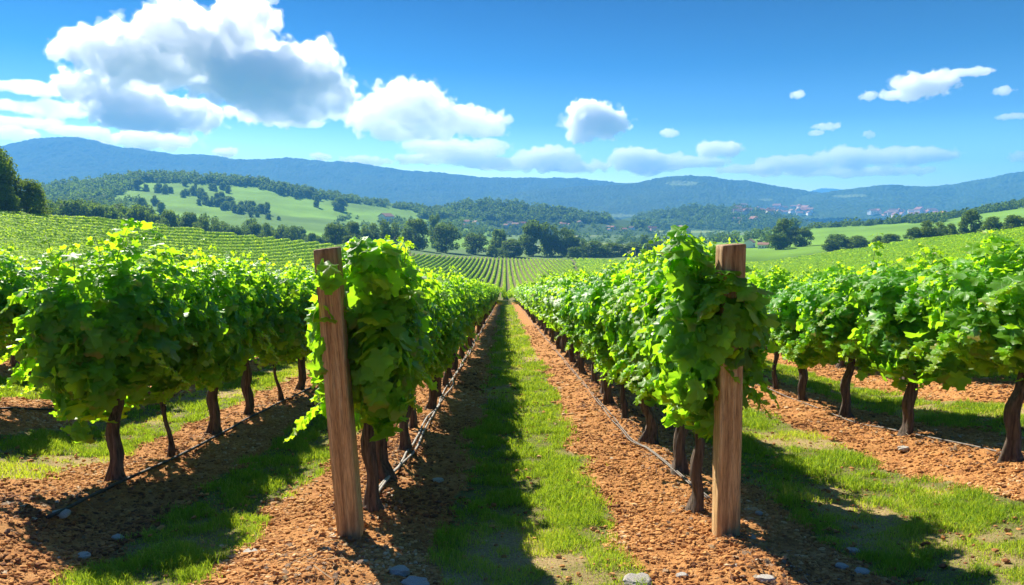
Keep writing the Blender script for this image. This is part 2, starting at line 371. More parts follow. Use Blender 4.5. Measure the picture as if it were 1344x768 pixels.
# ------------------------------------------------------------------ terrain
ROWS_R = [1.46, 4.20] + [4.20+2.5*k for k in range(1, 60)]
ROWS_L = [-1.03, -3.22, -5.80] + [-5.80-2.5*k for k in range(1, 60)]
ROWS = np.array(sorted(ROWS_R+ROWS_L))
_edge_px = np.array([-500, 0, 130, 250, 400, 520, 590, 661, 760, 900, 1000, 1100, 1200, 1344, 1600])
_edge_v = np.array([282, 277, 282, 297, 314, 327, 333, 336, 338, 344, 343, 328, 313.5, 297.5, 280])
_edge_Y = np.array([85, 118, 150, 185, 240, 300, 345, 372, 360, 310, 270, 235, 195, 150, 110.])
_edge_t = np.array([tpx(p) for p in _edge_px])
_edge_z = np.array([CAMZ+ray(p, v)[1]*Y-1.45 for p, v, Y in zip(_edge_px, _edge_v, _edge_Y)])
VALLEY = -25.0
def edge(t):
    t = np.clip(t, _edge_t[0], _edge_t[-1])
    return np.interp(t, _edge_t, _edge_Y), np.interp(t, _edge_t, _edge_z)
def ground_z(x, y):
    x = np.asarray(x, float); y = np.asarray(y, float)
    t = x/np.maximum(y, 3.0); t = np.clip(t, -1.15, 1.0)
    ye, ze = edge(t)
    a = -0.1053 + 0.038*ss(-0.56, -0.78, t) + 0.036*ss(0.5, 0.78, t)
    y0 = 75*(1-ss(0.12, 0.7, np.abs(t)))+6
    b = (ze-a*ye)/(ye-y0)**2
    yc = np.minimum(y, ye)
    z = a*yc + b*np.maximum(0, yc-y0)**2
    over = np.maximum(0, y-ye)
    z = z + (VALLEY-z)*ss(0, 260, over)
    return z
def row_dist(x):
    x = np.asarray(x, float); i = np.clip(np.searchsorted(ROWS, x), 1, len(ROWS)-1)
    return np.minimum(np.abs(x-ROWS[i-1]), np.abs(ROWS[i]-x))
def hump(x, y):
    d = row_dist(x); return 0.07*np.exp(-(d/0.30)**2)*ss(300, 60, y)
def surf_z(x, y): return ground_z(x, y)+hump(x, y)
def ground_hit(px, v):
    tx, tz = ray(px, v); lo, hi = 1.5, 400.0
    ys = np.concatenate([np.arange(1.5, 40, 0.02), np.arange(40, 400, 0.2)])
    d = CAMZ+tz*ys-surf_z(tx*ys, ys); k = np.argmax(d < 0)
    return np.array([tx*ys[k], ys[k], float(surf_z(tx*ys[k], ys[k]))])

def grass_cover(x, y):
    """0 bare earth .. 1 turf between the rows"""
    d = row_dist(x)
    n = fbm(x*1.7, y*1.1, 4, 11)-0.5
    n2 = fbm(x*7, y*5, 3, 17)-0.5
    g = ss(0.60, 0.80, d+0.42*n+0.22*n2)
    front = ss(2.4, 3.3, y+2.0*n)                     # turf thins out at the head of the rows
    return g
def dry_patch(x, y):
    return np.maximum(ss(0.52, 0.66, fbm(x*1.3+40, y*0.9+7, 4, 23)), 0.6*ss(6.0, 3.5, y)*ss(0.42, 0.56, fbm(x*2.1, y*1.7, 4, 29)))

xs = np.concatenate([-np.geomspace(10, 4200, 110)[::-1], np.arange(-9.9, 9.9, 0.045), np.geomspace(10, 4200, 110)])
ys = np.concatenate([np.array([-300, -120, -60, -30, -15, -8, -4, -2, 0, 1, 1.6, 2.0, 2.3]), np.arange(2.5, 9, 0.04), 9*1.0055**np.arange(0, 420)])
ys = np.concatenate([ys, np.geomspace(ys[-1]*1.01, 400, 120), np.geomspace(406, 9000, 60)])
X, Y = np.meshgrid(xs, ys)
Z = ground_z(X, Y)+hump(X, Y)
gc = grass_cover(X, Y)
near = ss(40, 14, Y)*(np.abs(X) < 9.9)*(Y > 1.5)
rough = (fbm(X*9, Y*9, 4, 3, 0.6)-0.5)*0.055 + (fbm(X*2.2, Y*2.2, 3, 5)-0.5)*0.07
Z = Z + near*(rough*(1-0.75*gc) - 0.012*gc)
ye, _ = edge(np.clip(X/np.maximum(Y, 3), -.95, .95))
past = ss(0, 10, Y-ye)
patch = 0.6*ss(0.45, 0.6, fbm(X/160, Y/220, 3, 31))
gc = np.maximum(gc, ss(80, 100, Y)); gc = np.maximum(gc, ss(7, 12, np.abs(X))*0.8)
tint = np.stack([gc, dry_patch(X, Y)*ss(60, 30, Y), past, np.ones_like(X)], -1).reshape(-1, 4)
go = link('ground', mesh_np('ground', np.stack([X, Y, Z], -1).reshape(-1, 3), grid_faces(len(xs), len(ys)), {'tint': tint}, False, [M['ground']]))
tag(go, 'orange earth and grass alleys sloping down to the valley', 'ground', kind='structure')

# ------------------------------------------------------------------ mountains and hills
def foot_row(Yf):
    v = 384-F*math.tan(PITCH)+(CAMZ-(VALLEY-2))/np.asarray(Yf, float)*F; return v
class Hill:
    """terrain sheet: a profile of v (photo row) over depth for each photo column"""
    def __init__(s, pxs, rows, back=0.25, base=VALLEY):
        # rows: list of (Y(px) array, v(px) array) from the foot to the crest
        s.px = np.asarray(pxs, float); s.rows = [(np.broadcast_to(np.asarray(Yr, float), s.px.shape), np.broadcast_to(np.asarray(vr, float), s.px.shape)) for Yr, vr in rows]
        s.back = back; s.base = base
    def at(s, px, v):
        """world point of the visible surface seen at px, v"""
        vs = np.array([np.interp(px, s.px, r[1]) for r in s.rows]); Ys = np.array([np.interp(px, s.px, r[0]) for r in s.rows])
        o = np.argsort(vs); Yh = np.interp(v, vs[o], Ys[o]); return P(px, v, Yh)
    def grid(s, dpx, ns):
        px = np.arange(s.px[0], s.px[-1]+dpx, dpx)
        K = len(s.rows); kk = np.linspace(0, K-1, ns)
        Yr = np.array([np.interp(px, s.px, r[0]) for r in s.rows]); vr = np.array([np.interp(px, s.px, r[1]) for r in s.rows])
        i = np.clip(np.floor(kk).astype(int), 0, K-2); f = (kk-i)[:, None]
        # smooth (catmull) interpolation between profile rows
        def cr(A):
            p0 = A[np.maximum(i-1, 0)]; p1 = A[i]; p2 = A[i+1]; p3 = A[np.minimum(i+2, K-1)]
            return 0.5*((2*p1)+(-p0+p2)*f+(2*p0-5*p1+4*p2-p3)*f*f+(-p0+3*p1-3*p2+p3)*f**3)
        Yg = Yr[i]+(Yr[i+1]-Yr[i])*f; vg = cr(vr)
        tx, tz = ray(px[None], vg); Xg = tx*Yg; Zg = CAMZ+tz*Yg
        # back slope down to the base behind the crest
        nb = max(4, ns//6); fb = np.linspace(0, 1, nb+1)[1:, None]
        Yb = Yg[-1]*(1+s.back*fb); Xb = Xg[-1]*(1+s.back*fb*0.6); Zb = Zg[-1]+(s.base-5-Zg[-1])*(fb**1.5)
        return px, np.vstack([Xg, Xb]), np.vstack([Yg, Yb]), np.vstack([Zg, Zb]), np.vstack([vg, np.repeat(vg[-1:], nb, 0)])

def smooth_prof(px, pts):
    p = np.array(pts, float); xx = np.asarray(px, float)
    return sum(np.interp(xx+d, p[:, 0], p[:, 1]) for d in (-14, -7, 0, 7, 14))/5

def mountain(name, px0, px1, crest, foot_v, Yc, Yf, dpx, ns, crown, amp, label, seed, undul=7, pasture_spots=()):
    px = np.arange(px0, px1+1, 6.0)
    vc = smooth_prof(px, crest) + (fbm(px/30, px*0+seed, 3, seed)-0.5)*3.0
    rows = []
    for s in np.linspace(0, 1, 7):
        Yk = Yf+(Yc-Yf)*s
        v = foot_v+(vc-foot_v)*(s**1.15)
        if 0 < s < 1: v = v + (fbm(px/55, px*0+s*4.1, 3, seed+5)-0.5)*undul*np.minimum(1, np.abs(vc-foot_v)/30)
        rows.append((Yk, v))
    h = Hill(px, rows)
    pxg, Xg, Yg, Zg, vg = h.grid(dpx, ns)
    wl = worley(Xg/crown, Yg/crown*0.8, seed)
    gul = np.abs(fbm(Xg/320+seed, Yg/520, 4, seed+2)-0.5)
    hgt = np.clip((Zg-VALLEY)/120, 0, 1)
    Zg = Zg + amp*(1-wl)*0.9 + amp*1.2*(fbm(Xg/(crown*3), Yg/(crown*3), 3, seed+8)-0.5) - hgt*(0.25-gul)*60*(1-0.0)*(vg*0+1)*0.45
    op = np.zeros_like(Xg)
    PX = np.repeat(pxg[None], Xg.shape[0], 0)
    for (cx, cv, rx, rv) in pasture_spots:
        op = np.maximum(op, ss(1.15, 0.8, ((PX-cx)/rx)**2+((vg-cv)/rv)**2 + 0.5*(fbm(Xg/60, Yg/60, 3, 4)-0.5)))
    tone = _h(np.floor(Xg/crown), np.floor(Yg/crown), np.zeros_like(Xg), seed)*0.5+0.5*fbm(Xg/90, Yg/90, 3, seed+4)
    tint = np.stack([op, tone, op, op], -1).reshape(-1, 4)
    o = link(name, mesh_np(name, np.stack([Xg, Yg, Zg], -1).reshape(-1, 3), grid_faces(Xg.shape[1], Xg.shape[0]), {'tint': tint}, False, [M['mountain']]))
    tag(o, label, 'mountain', kind='structure')
    return h

mountain('mountain', -1500, 980, [(-1500, 236), (-1000, 205), (-700, 222), (-330, 214), (-60, 203), (0, 191), (40, 181), (90, 177.5), (120, 182), (150, 193), (185, 196), (230, 203), (266, 200), (310, 210), (390, 208), (470, 215), (540, 224), (640, 232), (740, 233), (810, 238), (980, 262)],
         286, 3300, 2250, 0.8, 190, 13, 7, 'long blue mountain ridge with a rounded peak at left', 41)
mountain('mountain', 540, 1180, [(540, 278), (620, 262), (700, 250), (780, 245), (850, 236), (885, 229), (925, 230), (985, 238), (1040, 247), (1090, 254), (1180, 262)],
         290, 2700, 1900, 0.7, 150, 11, 6, 'lower wooded blue ridge in the centre behind the villages', 57, 8, [(895, 240, 22, 3.0), (1005, 262, 10, 1.5), (800, 284, 40, 2.2)])
mountain('mountain', 1020, 2500, [(1020, 268), (1060, 256), (1105, 249), (1140, 245), (1170, 243), (1245, 244), (1290, 236), (1344, 224), (1450, 205), (1660, 196), (2000, 222), (2500, 210)],
         288, 2500, 1800, 0.7, 150, 11, 6, 'wooded blue ridge rising towards the right', 63, 8, [(1115, 257, 25, 2.0)])
mountain('mountain', 1030, 1160, [(1030, 262), (1065, 250), (1088, 247), (1110, 250), (1160, 262)], 275, 6200, 5400, 1.5, 30, 30, 8, 'faint pale summit in the far gap between the ridges', 71, 2)

# middle-distance hill with meadows (left)
hpx = np.arange(-60, 660, 6.0)
hc = smooth_prof(hpx, [(-60, 268), (30, 254), (60, 246), (110, 236), (170, 231), (250, 231), (330, 238), (400, 249), (450, 258), (520, 268), (570, 275), (620, 285), (660, 300)])
hb = np.interp(hpx, [-60, 100, 300, 450, 660], [300, 300, 318, 328, 334])
H1 = Hill(hpx, [(np.full_like(hpx, 400.0), foot_row(400.0)), (np.full_like(hpx, 430.0), hb)]+[(430+(980-430)*s**0.9, hb+(hc-hb)*s**0.85+(fbm(hpx/70, hpx*0+s*3, 3, 77)-0.5)*6*min(1, 4*s*(1-s))) for s in (0.2, 0.4, 0.6, 0.8, 1.0)])
pxg, Xg, Yg, Zg, vg = H1.grid(1.2, 120)
Zg += (fbm(Xg/40, Yg/40, 4, 6)-0.5)*3
tone = fbm(Xg/30, Yg/30, 3, 4); op = 0.55+0.45*ss(0.35, 0.6, fbm(Xg/70, Yg/110, 3, 9))
o = link('hill', mesh_np('hill', np.stack([Xg, Yg, Zg], -1).reshape(-1, 3), grid_faces(Xg.shape[1], Xg.shape[0]), {'tint': np.stack([op, tone, op, op], -1).reshape(-1, 4)}, False, [M['pasture']]))
tag(o, 'pale green meadow hill with woods on its crest', 'hill', kind='structure')
# small wooded hills in the valley
def wooded_hill(px0, px1, crest, foot, Yc, Yf, label):
    px = np.arange(px0, px1+1, 5.0); c = smooth_prof(px, crest)
    foot = float(foot_row(Yf)); h = Hill(px, [(Yf+(Yc-Yf)*s, foot+(c-foot)*s) for s in (0, .33, .66, 1)], 0.3)
    pxg, Xg, Yg, Zg, vg = h.grid(1.2, 50)
    z0 = np.zeros_like(Xg)
    o = link('hill', mesh_np('hill', np.stack([Xg, Yg, Zg], -1).reshape(-1, 3), grid_faces(Xg.shape[1], Xg.shape[0]), {'tint': np.stack([z0+.1, z0+.3, z0, z0], -1).reshape(-1, 4)}, False, [M['pasture']]))
    tag(o, label, 'hill', kind='structure'); return h
H2 = wooded_hill(535, 850, [(535, 285), (570, 276), (610, 268), (650, 265), (690, 269), (730, 275), (790, 286), (850, 292)], 294, 1050, 880, 'low dark wooded hill behind the treeline')
H3 = wooded_hill(810, 1090, [(810, 290), (850, 280), (900, 272), (930, 270), (970, 272), (1010, 280), (1050, 288), (1090, 296)], 303, 1350, 1100, 'rounded wooded hill beside the villages')
# meadow slope at right
rpx = np.arange(900, 1640, 6.0)
rc = smooth_prof(rpx, [(900, 322), (960, 312), (1020, 303), (1080, 297), (1150, 293), (1240, 284), (1300, 273), (1344, 266), (1450, 255), (1640, 245)])
rb = np.interp(rpx, [900, 1000, 1344, 1640], [340, 336, 310, 296])
H4 = Hill(rpx, [(262, foot_row(262.0))]+[(290+(560-290)*s, rb+(rc-rb)*s**0.8) for s in (0, .25, .5, .75, 1)], 0.35)
pxg, Xg, Yg, Zg, vg = H4.grid(1.2, 70)
Zg += (fbm(Xg/25, Yg/25, 3, 6)-0.5)*1.5
op = 0.75+0.25*fbm(Xg/50, Yg/50, 3, 2); tone = fbm(Xg/20, Yg/20, 3, 4)
o = link('hill', mesh_np('hill', np.stack([Xg, Yg, Zg], -1).reshape(-1, 3), grid_faces(Xg.shape[1], Xg.shape[0]), {'tint': np.stack([op, tone, op, op], -1).reshape(-1, 4)}, False, [M['pasture']]))
tag(o, 'light green meadow slope behind the right vineyard', 'hill', kind='structure')

# ------------------------------------------------------------------ leaves
def leaf_template(kind, n_out, seed):
    """grape leaf: petiole at the origin, tip along +y, five lobes, cupped; unit width about 1"""
    r = np.random.default_rng(seed)
    a = np.linspace(-PI*0.90, PI*0.90, n_out)          # angle from the tip direction
    if kind == 'grape':
        rad = 0.50+0.10*np.cos(5*a*0.93)*1.0+0.05*np.cos(a)
        if n_out > 16: rad *= 1+0.075*np.where(np.arange(n_out) % 2 == 0, 1, -1)
        rad *= 1+0.05*(r.random(n_out)-0.5)
    else:
        rad = 0.5+0.05*np.cos(a)
    x = rad*np.sin(a); y = 0.42+rad*np.cos(a)
    rr = np.hypot(x, y-0.42)
    k1, k2, k3 = r.uniform(-0.5, 0.15), r.uniform(-0.9, 0.1), r.uniform(0.05, 0.12)
    z = k1*(np.abs(x)**1.5) + k2*np.maximum(0, y-0.40)**2 + k3*np.sin(a*5+seed) + 0.07*(r.random(n_out)-0.5) + 0.12*x*r.normal()
    V = np.vstack([[0, 0.40, 0.03], np.stack([x, y, z], -1)])
    V = np.vstack([V, [0, 0.06, 0.0]])
    k = n_out
    T = [(0, i+1, i) for i in range(1, k)] + [(0, 1, k+1), (0, k+1, k)]
    return V-np.array([0, 0.0, 0]), np.array(T)

def place_leaves(acc, tmpl, pos, nor, tip, size, col, m=0):
    """pos, nor, tip (n,3), size (n,), col (n,4)"""
    V0, T0 = tmpl
    n = nor/(np.linalg.norm(nor, axis=1)[:, None]+1e-9)
    y = tip-(tip*n).sum(1)[:, None]*n; y /= np.linalg.norm(y, axis=1)[:, None]+1e-9
    x = np.cross(y, n)
    s = size[:, None, None]
    W = (V0[None, :, 0:1]*x[:, None]+V0[None, :, 1:2]*y[:, None]+V0[None, :, 2:3]*n[:, None])*s + pos[:, None]
    k = len(V0)
    T = (T0[None]+(np.arange(len(pos))*k)[:, None, None]).reshape(-1, T0.shape[1])
    c = np.repeat(col, k, axis=0)
    if T0.shape[1] == 3:                               # place on the blade, for the veins
        c = c.copy(); c[:, 2] = np.tile(np.clip((V0[:, 0]+0.7)/1.4, 0, 1), len(pos)); c[:, 3] = np.tile(np.clip((V0[:, 1]+0.3)/1.4, 0, 1), len(pos))
    if T0.shape[1] == 3: acc.add(W.reshape(-1, 3), None, T, c, m)
    else: acc.add(W.reshape(-1, 3), T, None, c, m)

T_HI = [leaf_template('grape', 27, s) for s in (1, 2, 3, 4, 8, 9, 10)]
T_LO = [leaf_template('grape', 11, s) for s in (5, 6, 7)]

def rnd_dir(r, n):
    d = r.normal(size=(n, 3)); return d/np.linalg.norm(d, axis=1)[:, None]

def vine_foliage(seed, n, half=(0.41, 0.60, 0.60), zc=1.22, hi=True, size=0.122, shoots=13, low=0.0, extra=(), tall=1.0):
    """canopy of one vine about its own base (row along y)"""
    r = np.random.default_rng(seed); acc = Acc(); Ts = T_HI if hi else T_LO
    d = rnd_dir(r, n); e = 2.7
    k = (np.abs(d/np.array(half))**e).sum(1)**(-1/e)
    p = d*k[:, None]
    lum = fbm(p[:, 1]*3.4+seed*3.1, p[:, 2]*1.5+np.sign(p[:, 0])*5, 3, seed)-0.5
    rr = (1-0.55*r.random(n)**2.2)*(1+1.30*lum)
    p = p*rr[:, None]
    p[:, 0] *= 1-0.30*ss(0.1, -0.6, p[:, 2])          # narrower underneath
    nor = np.sign(d)*np.abs(d/np.array(half))**(e-1); nor /= np.linalg.norm(nor, axis=1)[:, None]
    nor = nor*0.9+np.array([0, 0, 0.42])+0.42*r.normal(size=(n, 3))
    tip = np.array([0, 0, -1.0])+0.55*r.normal(size=(n, 3))+0.35*nor
    pos = p+np.array([0, 0, zc])
    hang = (p[:, 2] < -0.3) & (r.random(n) < 0.3); pos[hang, 2] -= low*r.random(hang.sum())
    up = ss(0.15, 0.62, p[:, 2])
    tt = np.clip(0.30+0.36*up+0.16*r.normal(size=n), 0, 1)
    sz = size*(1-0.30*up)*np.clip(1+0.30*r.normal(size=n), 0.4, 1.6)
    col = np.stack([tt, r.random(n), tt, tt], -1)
    for i, T in enumerate(Ts):
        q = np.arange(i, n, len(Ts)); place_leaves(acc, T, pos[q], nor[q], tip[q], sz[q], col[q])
    for (ec, er, en) in extra:                         # further clumps of leaves
        d = rnd_dir(r, en); p = d*np.array(er)*(1-0.4*r.random(en)**2)[:, None]+np.array(ec)
        nor = d+np.array([0, -0.2, 0.5])+0.4*r.normal(size=(en, 3)); tip = np.array([0, 0, -1.0])+0.5*r.normal(size=(en, 3))
        t_ = np.clip(0.42+0.16*r.normal(size=en), 0, 1)
        place_leaves(acc, Ts[en % len(Ts)], p, nor, tip, size*np.clip(1+0.2*r.normal(size=en), .6, 1.4), np.stack([t_, r.random(en), t_, t_], -1))
    for s in range(shoots):                            # young shoots standing out of the top
        x0 = r.uniform(-0.26, 0.26); y0 = r.uniform(-half[1]*0.9, half[1]*0.9); z0 = zc+half[2]*0.72
        L = r.uniform(0.12, 0.46)*(1 if s % 3 else 1.25)*tall; dx, dy = r.normal(size=2)*0.22
        tt = np.linspace(0, 1, 7); pts = np.stack([x0+dx*tt**1.6*L*1.6, y0+dy*tt**1.6*L*1.6, z0+L*tt*(1-0.12*tt)], -1)
        V, Q, T = tube(pts, np.linspace(0.005, 0.0015, 7), 5); acc.add(V, Q, T, (0.8, 0.5, 0, 1), 1)
        m_ = int(5+L*22); u = np.sort(r.random(m_)); pp = np.stack([np.interp(u, tt, pts[:, j]) for j in range(3)], -1)
        an = np.arange(m_)*2.4+r.random()*6; od = np.stack([np.cos(an), np.sin(an), 0.2+0*an], -1)
        pp = pp+od*0.035
        place_leaves(acc, Ts[s % len(Ts)], pp, np.array([0, 0, 0.8])+od*0.7+0.4*r.normal(size=(m_, 3)), od+np.array([0, 0, -0.25]),
                     0.105*(1.05-0.65*u), np.stack([np.clip(0.55+0.38*u+0.08*r.normal(size=m_), 0, 1), r.random(m_), u, u], -1))
    for s in range(14 if hi else 7):                    # a few shoots hanging out of the sides
        sx = r.choice([-1, 1]); x0 = sx*half[0]*0.8; y0 = r.uniform(-half[1], half[1])*0.8; z0 = zc+r.uniform(-0.45, 0.45); L = r.uniform(0.15, 0.40)
        tt = np.linspace(0, 1, 6); pts = np.stack([x0+sx*L*0.7*tt, y0+0.1*r.normal()*tt, z0+L*(0.25*tt-0.8*tt**2)], -1)
        V, Q, T = tube(pts, np.linspace(0.005, 0.002, 6), 5); acc.add(V, Q, T, (0.6, 0.5, 0, 1), 1)
        m_ = 7; u = np.linspace(0.25, 1, m_); pp = np.stack([np.interp(u, tt, pts[:, j]) for j in range(3)], -1)
        place_leaves(acc, Ts[0], pp, np.array([sx*0.6, 0, 0.7])+0.4*r.normal(size=(m_, 3)), np.array([sx*0.5, 0, -0.8])+0.4*r.normal(size=(m_, 3)),
                     0.12*(1.1-0.5*u), np.stack([0.5+0.4*u, r.random(m_), u, u], -1))
    return acc.mesh('foliage', [M['vine_leaf'], M['cane']])

def vine_trunk(seed, rad, h=0.86, lean=0.055, arms=True):
    r = np.random.default_rng(seed); acc = Acc(); k = 22
    t = np.linspace(0, 1, k); lx, ly = r.normal(size=2)*lean
    kx, ky = r.normal(size=2)*0.036
    pts = np.stack([lx*t+0.012*np.sin(t*17+seed)+kx*np.sin(t*PI*1.7+r.random()*3)-kx*math.sin(0), ly*t+ky*np.sin(t*PI*1.5+r.random()*3), -0.08+(h+0.08)*t], -1)
    pts[:, :2] -= pts[1, :2]
    rad_t = rad*(1.30*np.exp(-t*9)+1.0-0.25*t)*(1+0.35*np.exp(-((t-0.93)/0.09)**2))*(1+0.12*np.sin(t*9+seed))
    V, Q, T = tube(pts, rad_t, 24, seed, 0.42); acc.add(V, Q, T)
    if arms:
        for sgn in (-1, 1):
            tt = np.linspace(0, 1, 9); e = pts[-2]
            a = np.stack([e[0]+r.normal()*0.06*tt, e[1]+sgn*(0.10+0.30*r.random())*tt**1.1, e[2]-0.03+0.42*tt**0.8], -1)
            V, Q, T = tube(a, np.linspace(rad*0.75, rad*0.28, 9), 9, seed+3, 0.2); acc.add(V, Q, T)
    return acc.mesh('trunk', [M['vine_bark']])

FOL_HI = [vine_foliage(100+i, 1650) for i in range(6)]
FIRST = {   # the vines at the row ends have their own shape
    'R1': vine_foliage(151, 1500, (0.26, 0.46, 0.54), 1.16, shoots=9, tall=0.7, extra=[((0.02, -0.55, 1.42), (0.18, 0.12, 0.24), 110), ((-0.18, -0.40, 1.14), (0.15, 0.20, 0.42), 150), ((0.20, -0.34, 1.45), (0.08, 0.12, 0.22), 40), ((-0.20, -0.34, 1.68), (0.11, 0.13, 0.20), 60)]),
    'L1': vine_foliage(152, 1500, (0.235, 0.34, 0.53), 1.14, shoots=10, tall=0.75, extra=[((-0.20, -0.46, 1.15), (0.06, 0.08, 0.30), 36), ((0.12, -0.40, 1.66), (0.14, 0.12, 0.16), 60), ((0.16, -0.40, 0.95), (0.14, 0.2, 0.40), 120), ((-0.12, -0.66, 1.62), (0.07, 0.04, 0.05), 7)]),
    'L2': vine_foliage(153, 2100, (0.42, 0.52, 0.70), 1.26, shoots=9, extra=[((0.0, -0.30, 0.92), (0.26, 0.22, 0.18), 90)])}
FOL_LO = [vine_foliage(200+i, 900, hi=False, size=0.140, shoots=10) for i in range(5)]
TRK = [vine_trunk(300+i, 0.036+0.006*(i % 3), h=0.98) for i in range(6)]
TRK_THICK = [vine_trunk(330+i, 0.047, h=1.0) for i in range(2)]
TRK_THIN = [vine_trunk(340+i, 0.021, h=1.0, lean=0.14) for i in range(2)]

ORD = ['first', 'second', 'third', 'fourth', 'fifth', 'sixth', 'seventh', 'eighth', 'ninth', 'tenth', 'eleventh', 'twelfth']
def plant_vine(x, y, fol, trk, label, group, scale=(1, 1, 1), rz=0.0, tz=1.0, lift=0.0):
    z = float(surf_z(x, y))
    root = empty('grape_vine', (x, y, z)); tag(root, label, 'grape vine', group)
    f = link('foliage', fol, root); f.scale = scale; f.location = (0, 0, lift); f.rotation_euler = (0, 0, rz)
    t = link('trunk', trk, root); t.rotation_euler = (0, 0, rz+random.uniform(-0.22, 0.22)); t.scale = (1, 1, tz)
    return root

SZ = {'L1': 0.84, 'R1': 0.90, 'L2': 0.87, 'R2': 0.86, 'L3': 0.86, 'R3': 0.84, 'L4': 0.84}
LIFT = {'L1': 0.16, 'R1': 0.12, 'L2': 0.20, 'R2': 0.20, 'L3': 0.2, 'R3': 0.2, 'L4': 0.2}
WIDE = {'L1': 0.74, 'R1': 0.88, 'L2': 0.92, 'R2': 0.95, 'L3': 1.0, 'R3': 1.0, 'L4': 1.0}
ROWTXT = {
    'L1': 'the row behind the left wooden post', 'R1': 'the row behind the right wooden post',
    'L2': 'the big row left of the left post', 'R2': 'the row right of the right post',
    'L3': 'the row at the left picture edge', 'R3': 'the second row right of the right post', 'L4': 'the third row left of the left post'}
def vine_row(code, xrow, ys_, seed, hi_until=14):
    r = random.Random(seed); where = ROWTXT[code]
    for i, y in enumerate(ys_):
        hi = y < hi_until
        fol = r.choice(FOL_HI if hi else FOL_LO)
        trk = r.choice(TRK)
        if i < 10:
            look = 'tall leafy grape vine' if i == 0 else 'leafy grape vine'
            label = f'{look}, {ORD[i]} from front in {where}'
        else:
            label = f'small distant grape vine in {where}'
        s = r.uniform(0.93, 1.07); wx = WIDE[code]*r.uniform(0.92, 1.08); rz = r.choice([0, PI])+r.uniform(-0.08, 0.08)
        if i == 0 and code in FIRST: fol = FIRST[code]; s = wx = 1.0; rz = 0.0
        sy = 1.3 if code == 'R2' and i < 2 else 1.0
        if code in ('L1', 'R1') and i == 0: s /= SZ[code]
        if code in ('L2', 'R2') and i < 4: trk = TRK_THICK[i % 2]
        if code == 'L2' and i in (1, 4): trk = TRK_THIN[i % 2]
        plant_vine(xrow+(0.06 if code == 'L1' and i == 0 else -0.07 if code == 'R1' and i == 0 else 0)+r.uniform(-0.05, 0.05), y, fol, trk, label, 'vines in ' + where, (wx, sy, s*SZ[code]), rz, 1.0, LIFT[code])

def yrow(y0, y1, step, seed):
    r = random.Random(seed); out = []; y = y0
    while y < y1: out.append(y); y += step*r.uniform(0.88, 1.12)
    return out

# ------------------------------------------------------------------ where photo pixels meet the terrain built so far
bpy.context.view_layer.update()
_dg = bpy.context.evaluated_depsgraph_get()
def far_hit(px, v):
    tx, tz = ray(px, v); d = Vector((tx, 1, tz)).normalized()
    ok, loc, *_ = SC.ray_cast(_dg, Vector((0, 0, CAMZ)), d, distance=30000)
    return np.array(loc) if ok else None

# ------------------------------------------------------------------ trees
def quad_leaf():
    V = np.array([[0, -0.5, 0], [0.42, 0.05, -0.10], [0, 0.55, 0.02], [-0.42, 0.05, -0.10]]); return V, np.array([(0, 1, 2, 3)])
QL = quad_leaf()

def crown_points(r, n, nb, shape):
    """leaf positions and normals of a crown of unit height (0..1) and unit width"""
    bl = []
    for i in range(nb):
        z = r.uniform(0.0, 1.0)
        if shape == 'broad': wz = 0.46*math.sqrt(max(0.05, 1-((z-0.50)/0.56)**2))
        elif shape == 'tall': wz = 0.44*math.sqrt(max(0.05, 1-((z-0.45)/0.62)**2))
        elif shape == 'cone': wz = 0.06+0.40*(1-z)
        else: wz = 0.48*math.sqrt(max(0.04, 1-((z-0.35)/0.68)**2))
        a = r.uniform(0, 2*PI); q = math.sqrt(r.uniform(0.1, 1.0))*wz
        br = r.uniform(0.10, 0.19)*(0.8 if shape == 'cone' else 1)
        bl.append((math.cos(a)*q*0.82, math.sin(a)*q*0.82, 0.06+z*0.86, br))
    bl = np.array(bl); bl[:, 2] = np.maximum(bl[:, 2]-0.02, bl[:, 3]*0.55); w = bl[:, 3]**2; k = r.choice(nb, n, p=w/w.sum())
    d = rnd_dir(r, n); d[:, 2] = d[:, 2]*0.9+0.12
    rr = bl[k, 3]*(1-0.5*r.random(n)**2.5)*(1+0.35*(vnoise(d[:, 0]*3+k*7.7, d[:, 1]*3+d[:, 2]*2.3, 5)-0.5))
    p = bl[k, :3]+d*rr[:, None]*np.array([1, 1, 0.85]); p[:, 2] = np.maximum(p[:, 2], 0.01)
    return p, d, k

def make_crown(seed, n, nb, shape, size, z0, tone=0.0):
    r = np.random.default_rng(seed); acc = Acc(); p, d, k = crown_points(r, n, nb, shape)
    p[:, 2] = z0+p[:, 2]*(1-z0)
    nor = d+0.5*r.normal(size=(n, 3)); tip = r.normal(size=(n, 3))+np.array([0, 0, -0.5])
    bt = r.random(nb)
    col = np.stack([np.clip(0.40+tone+0.35*(bt[k]-0.5)+0.18*r.normal(size=n), 0, 1), r.random(n), p[:, 2], p[:, 2]], -1)
    place_leaves(acc, QL, p, nor, tip, size*np.clip(1+0.3*r.normal(size=n), 0.4, 1.7), col)
    return acc.mesh('crown', [M['tree_leaf']])

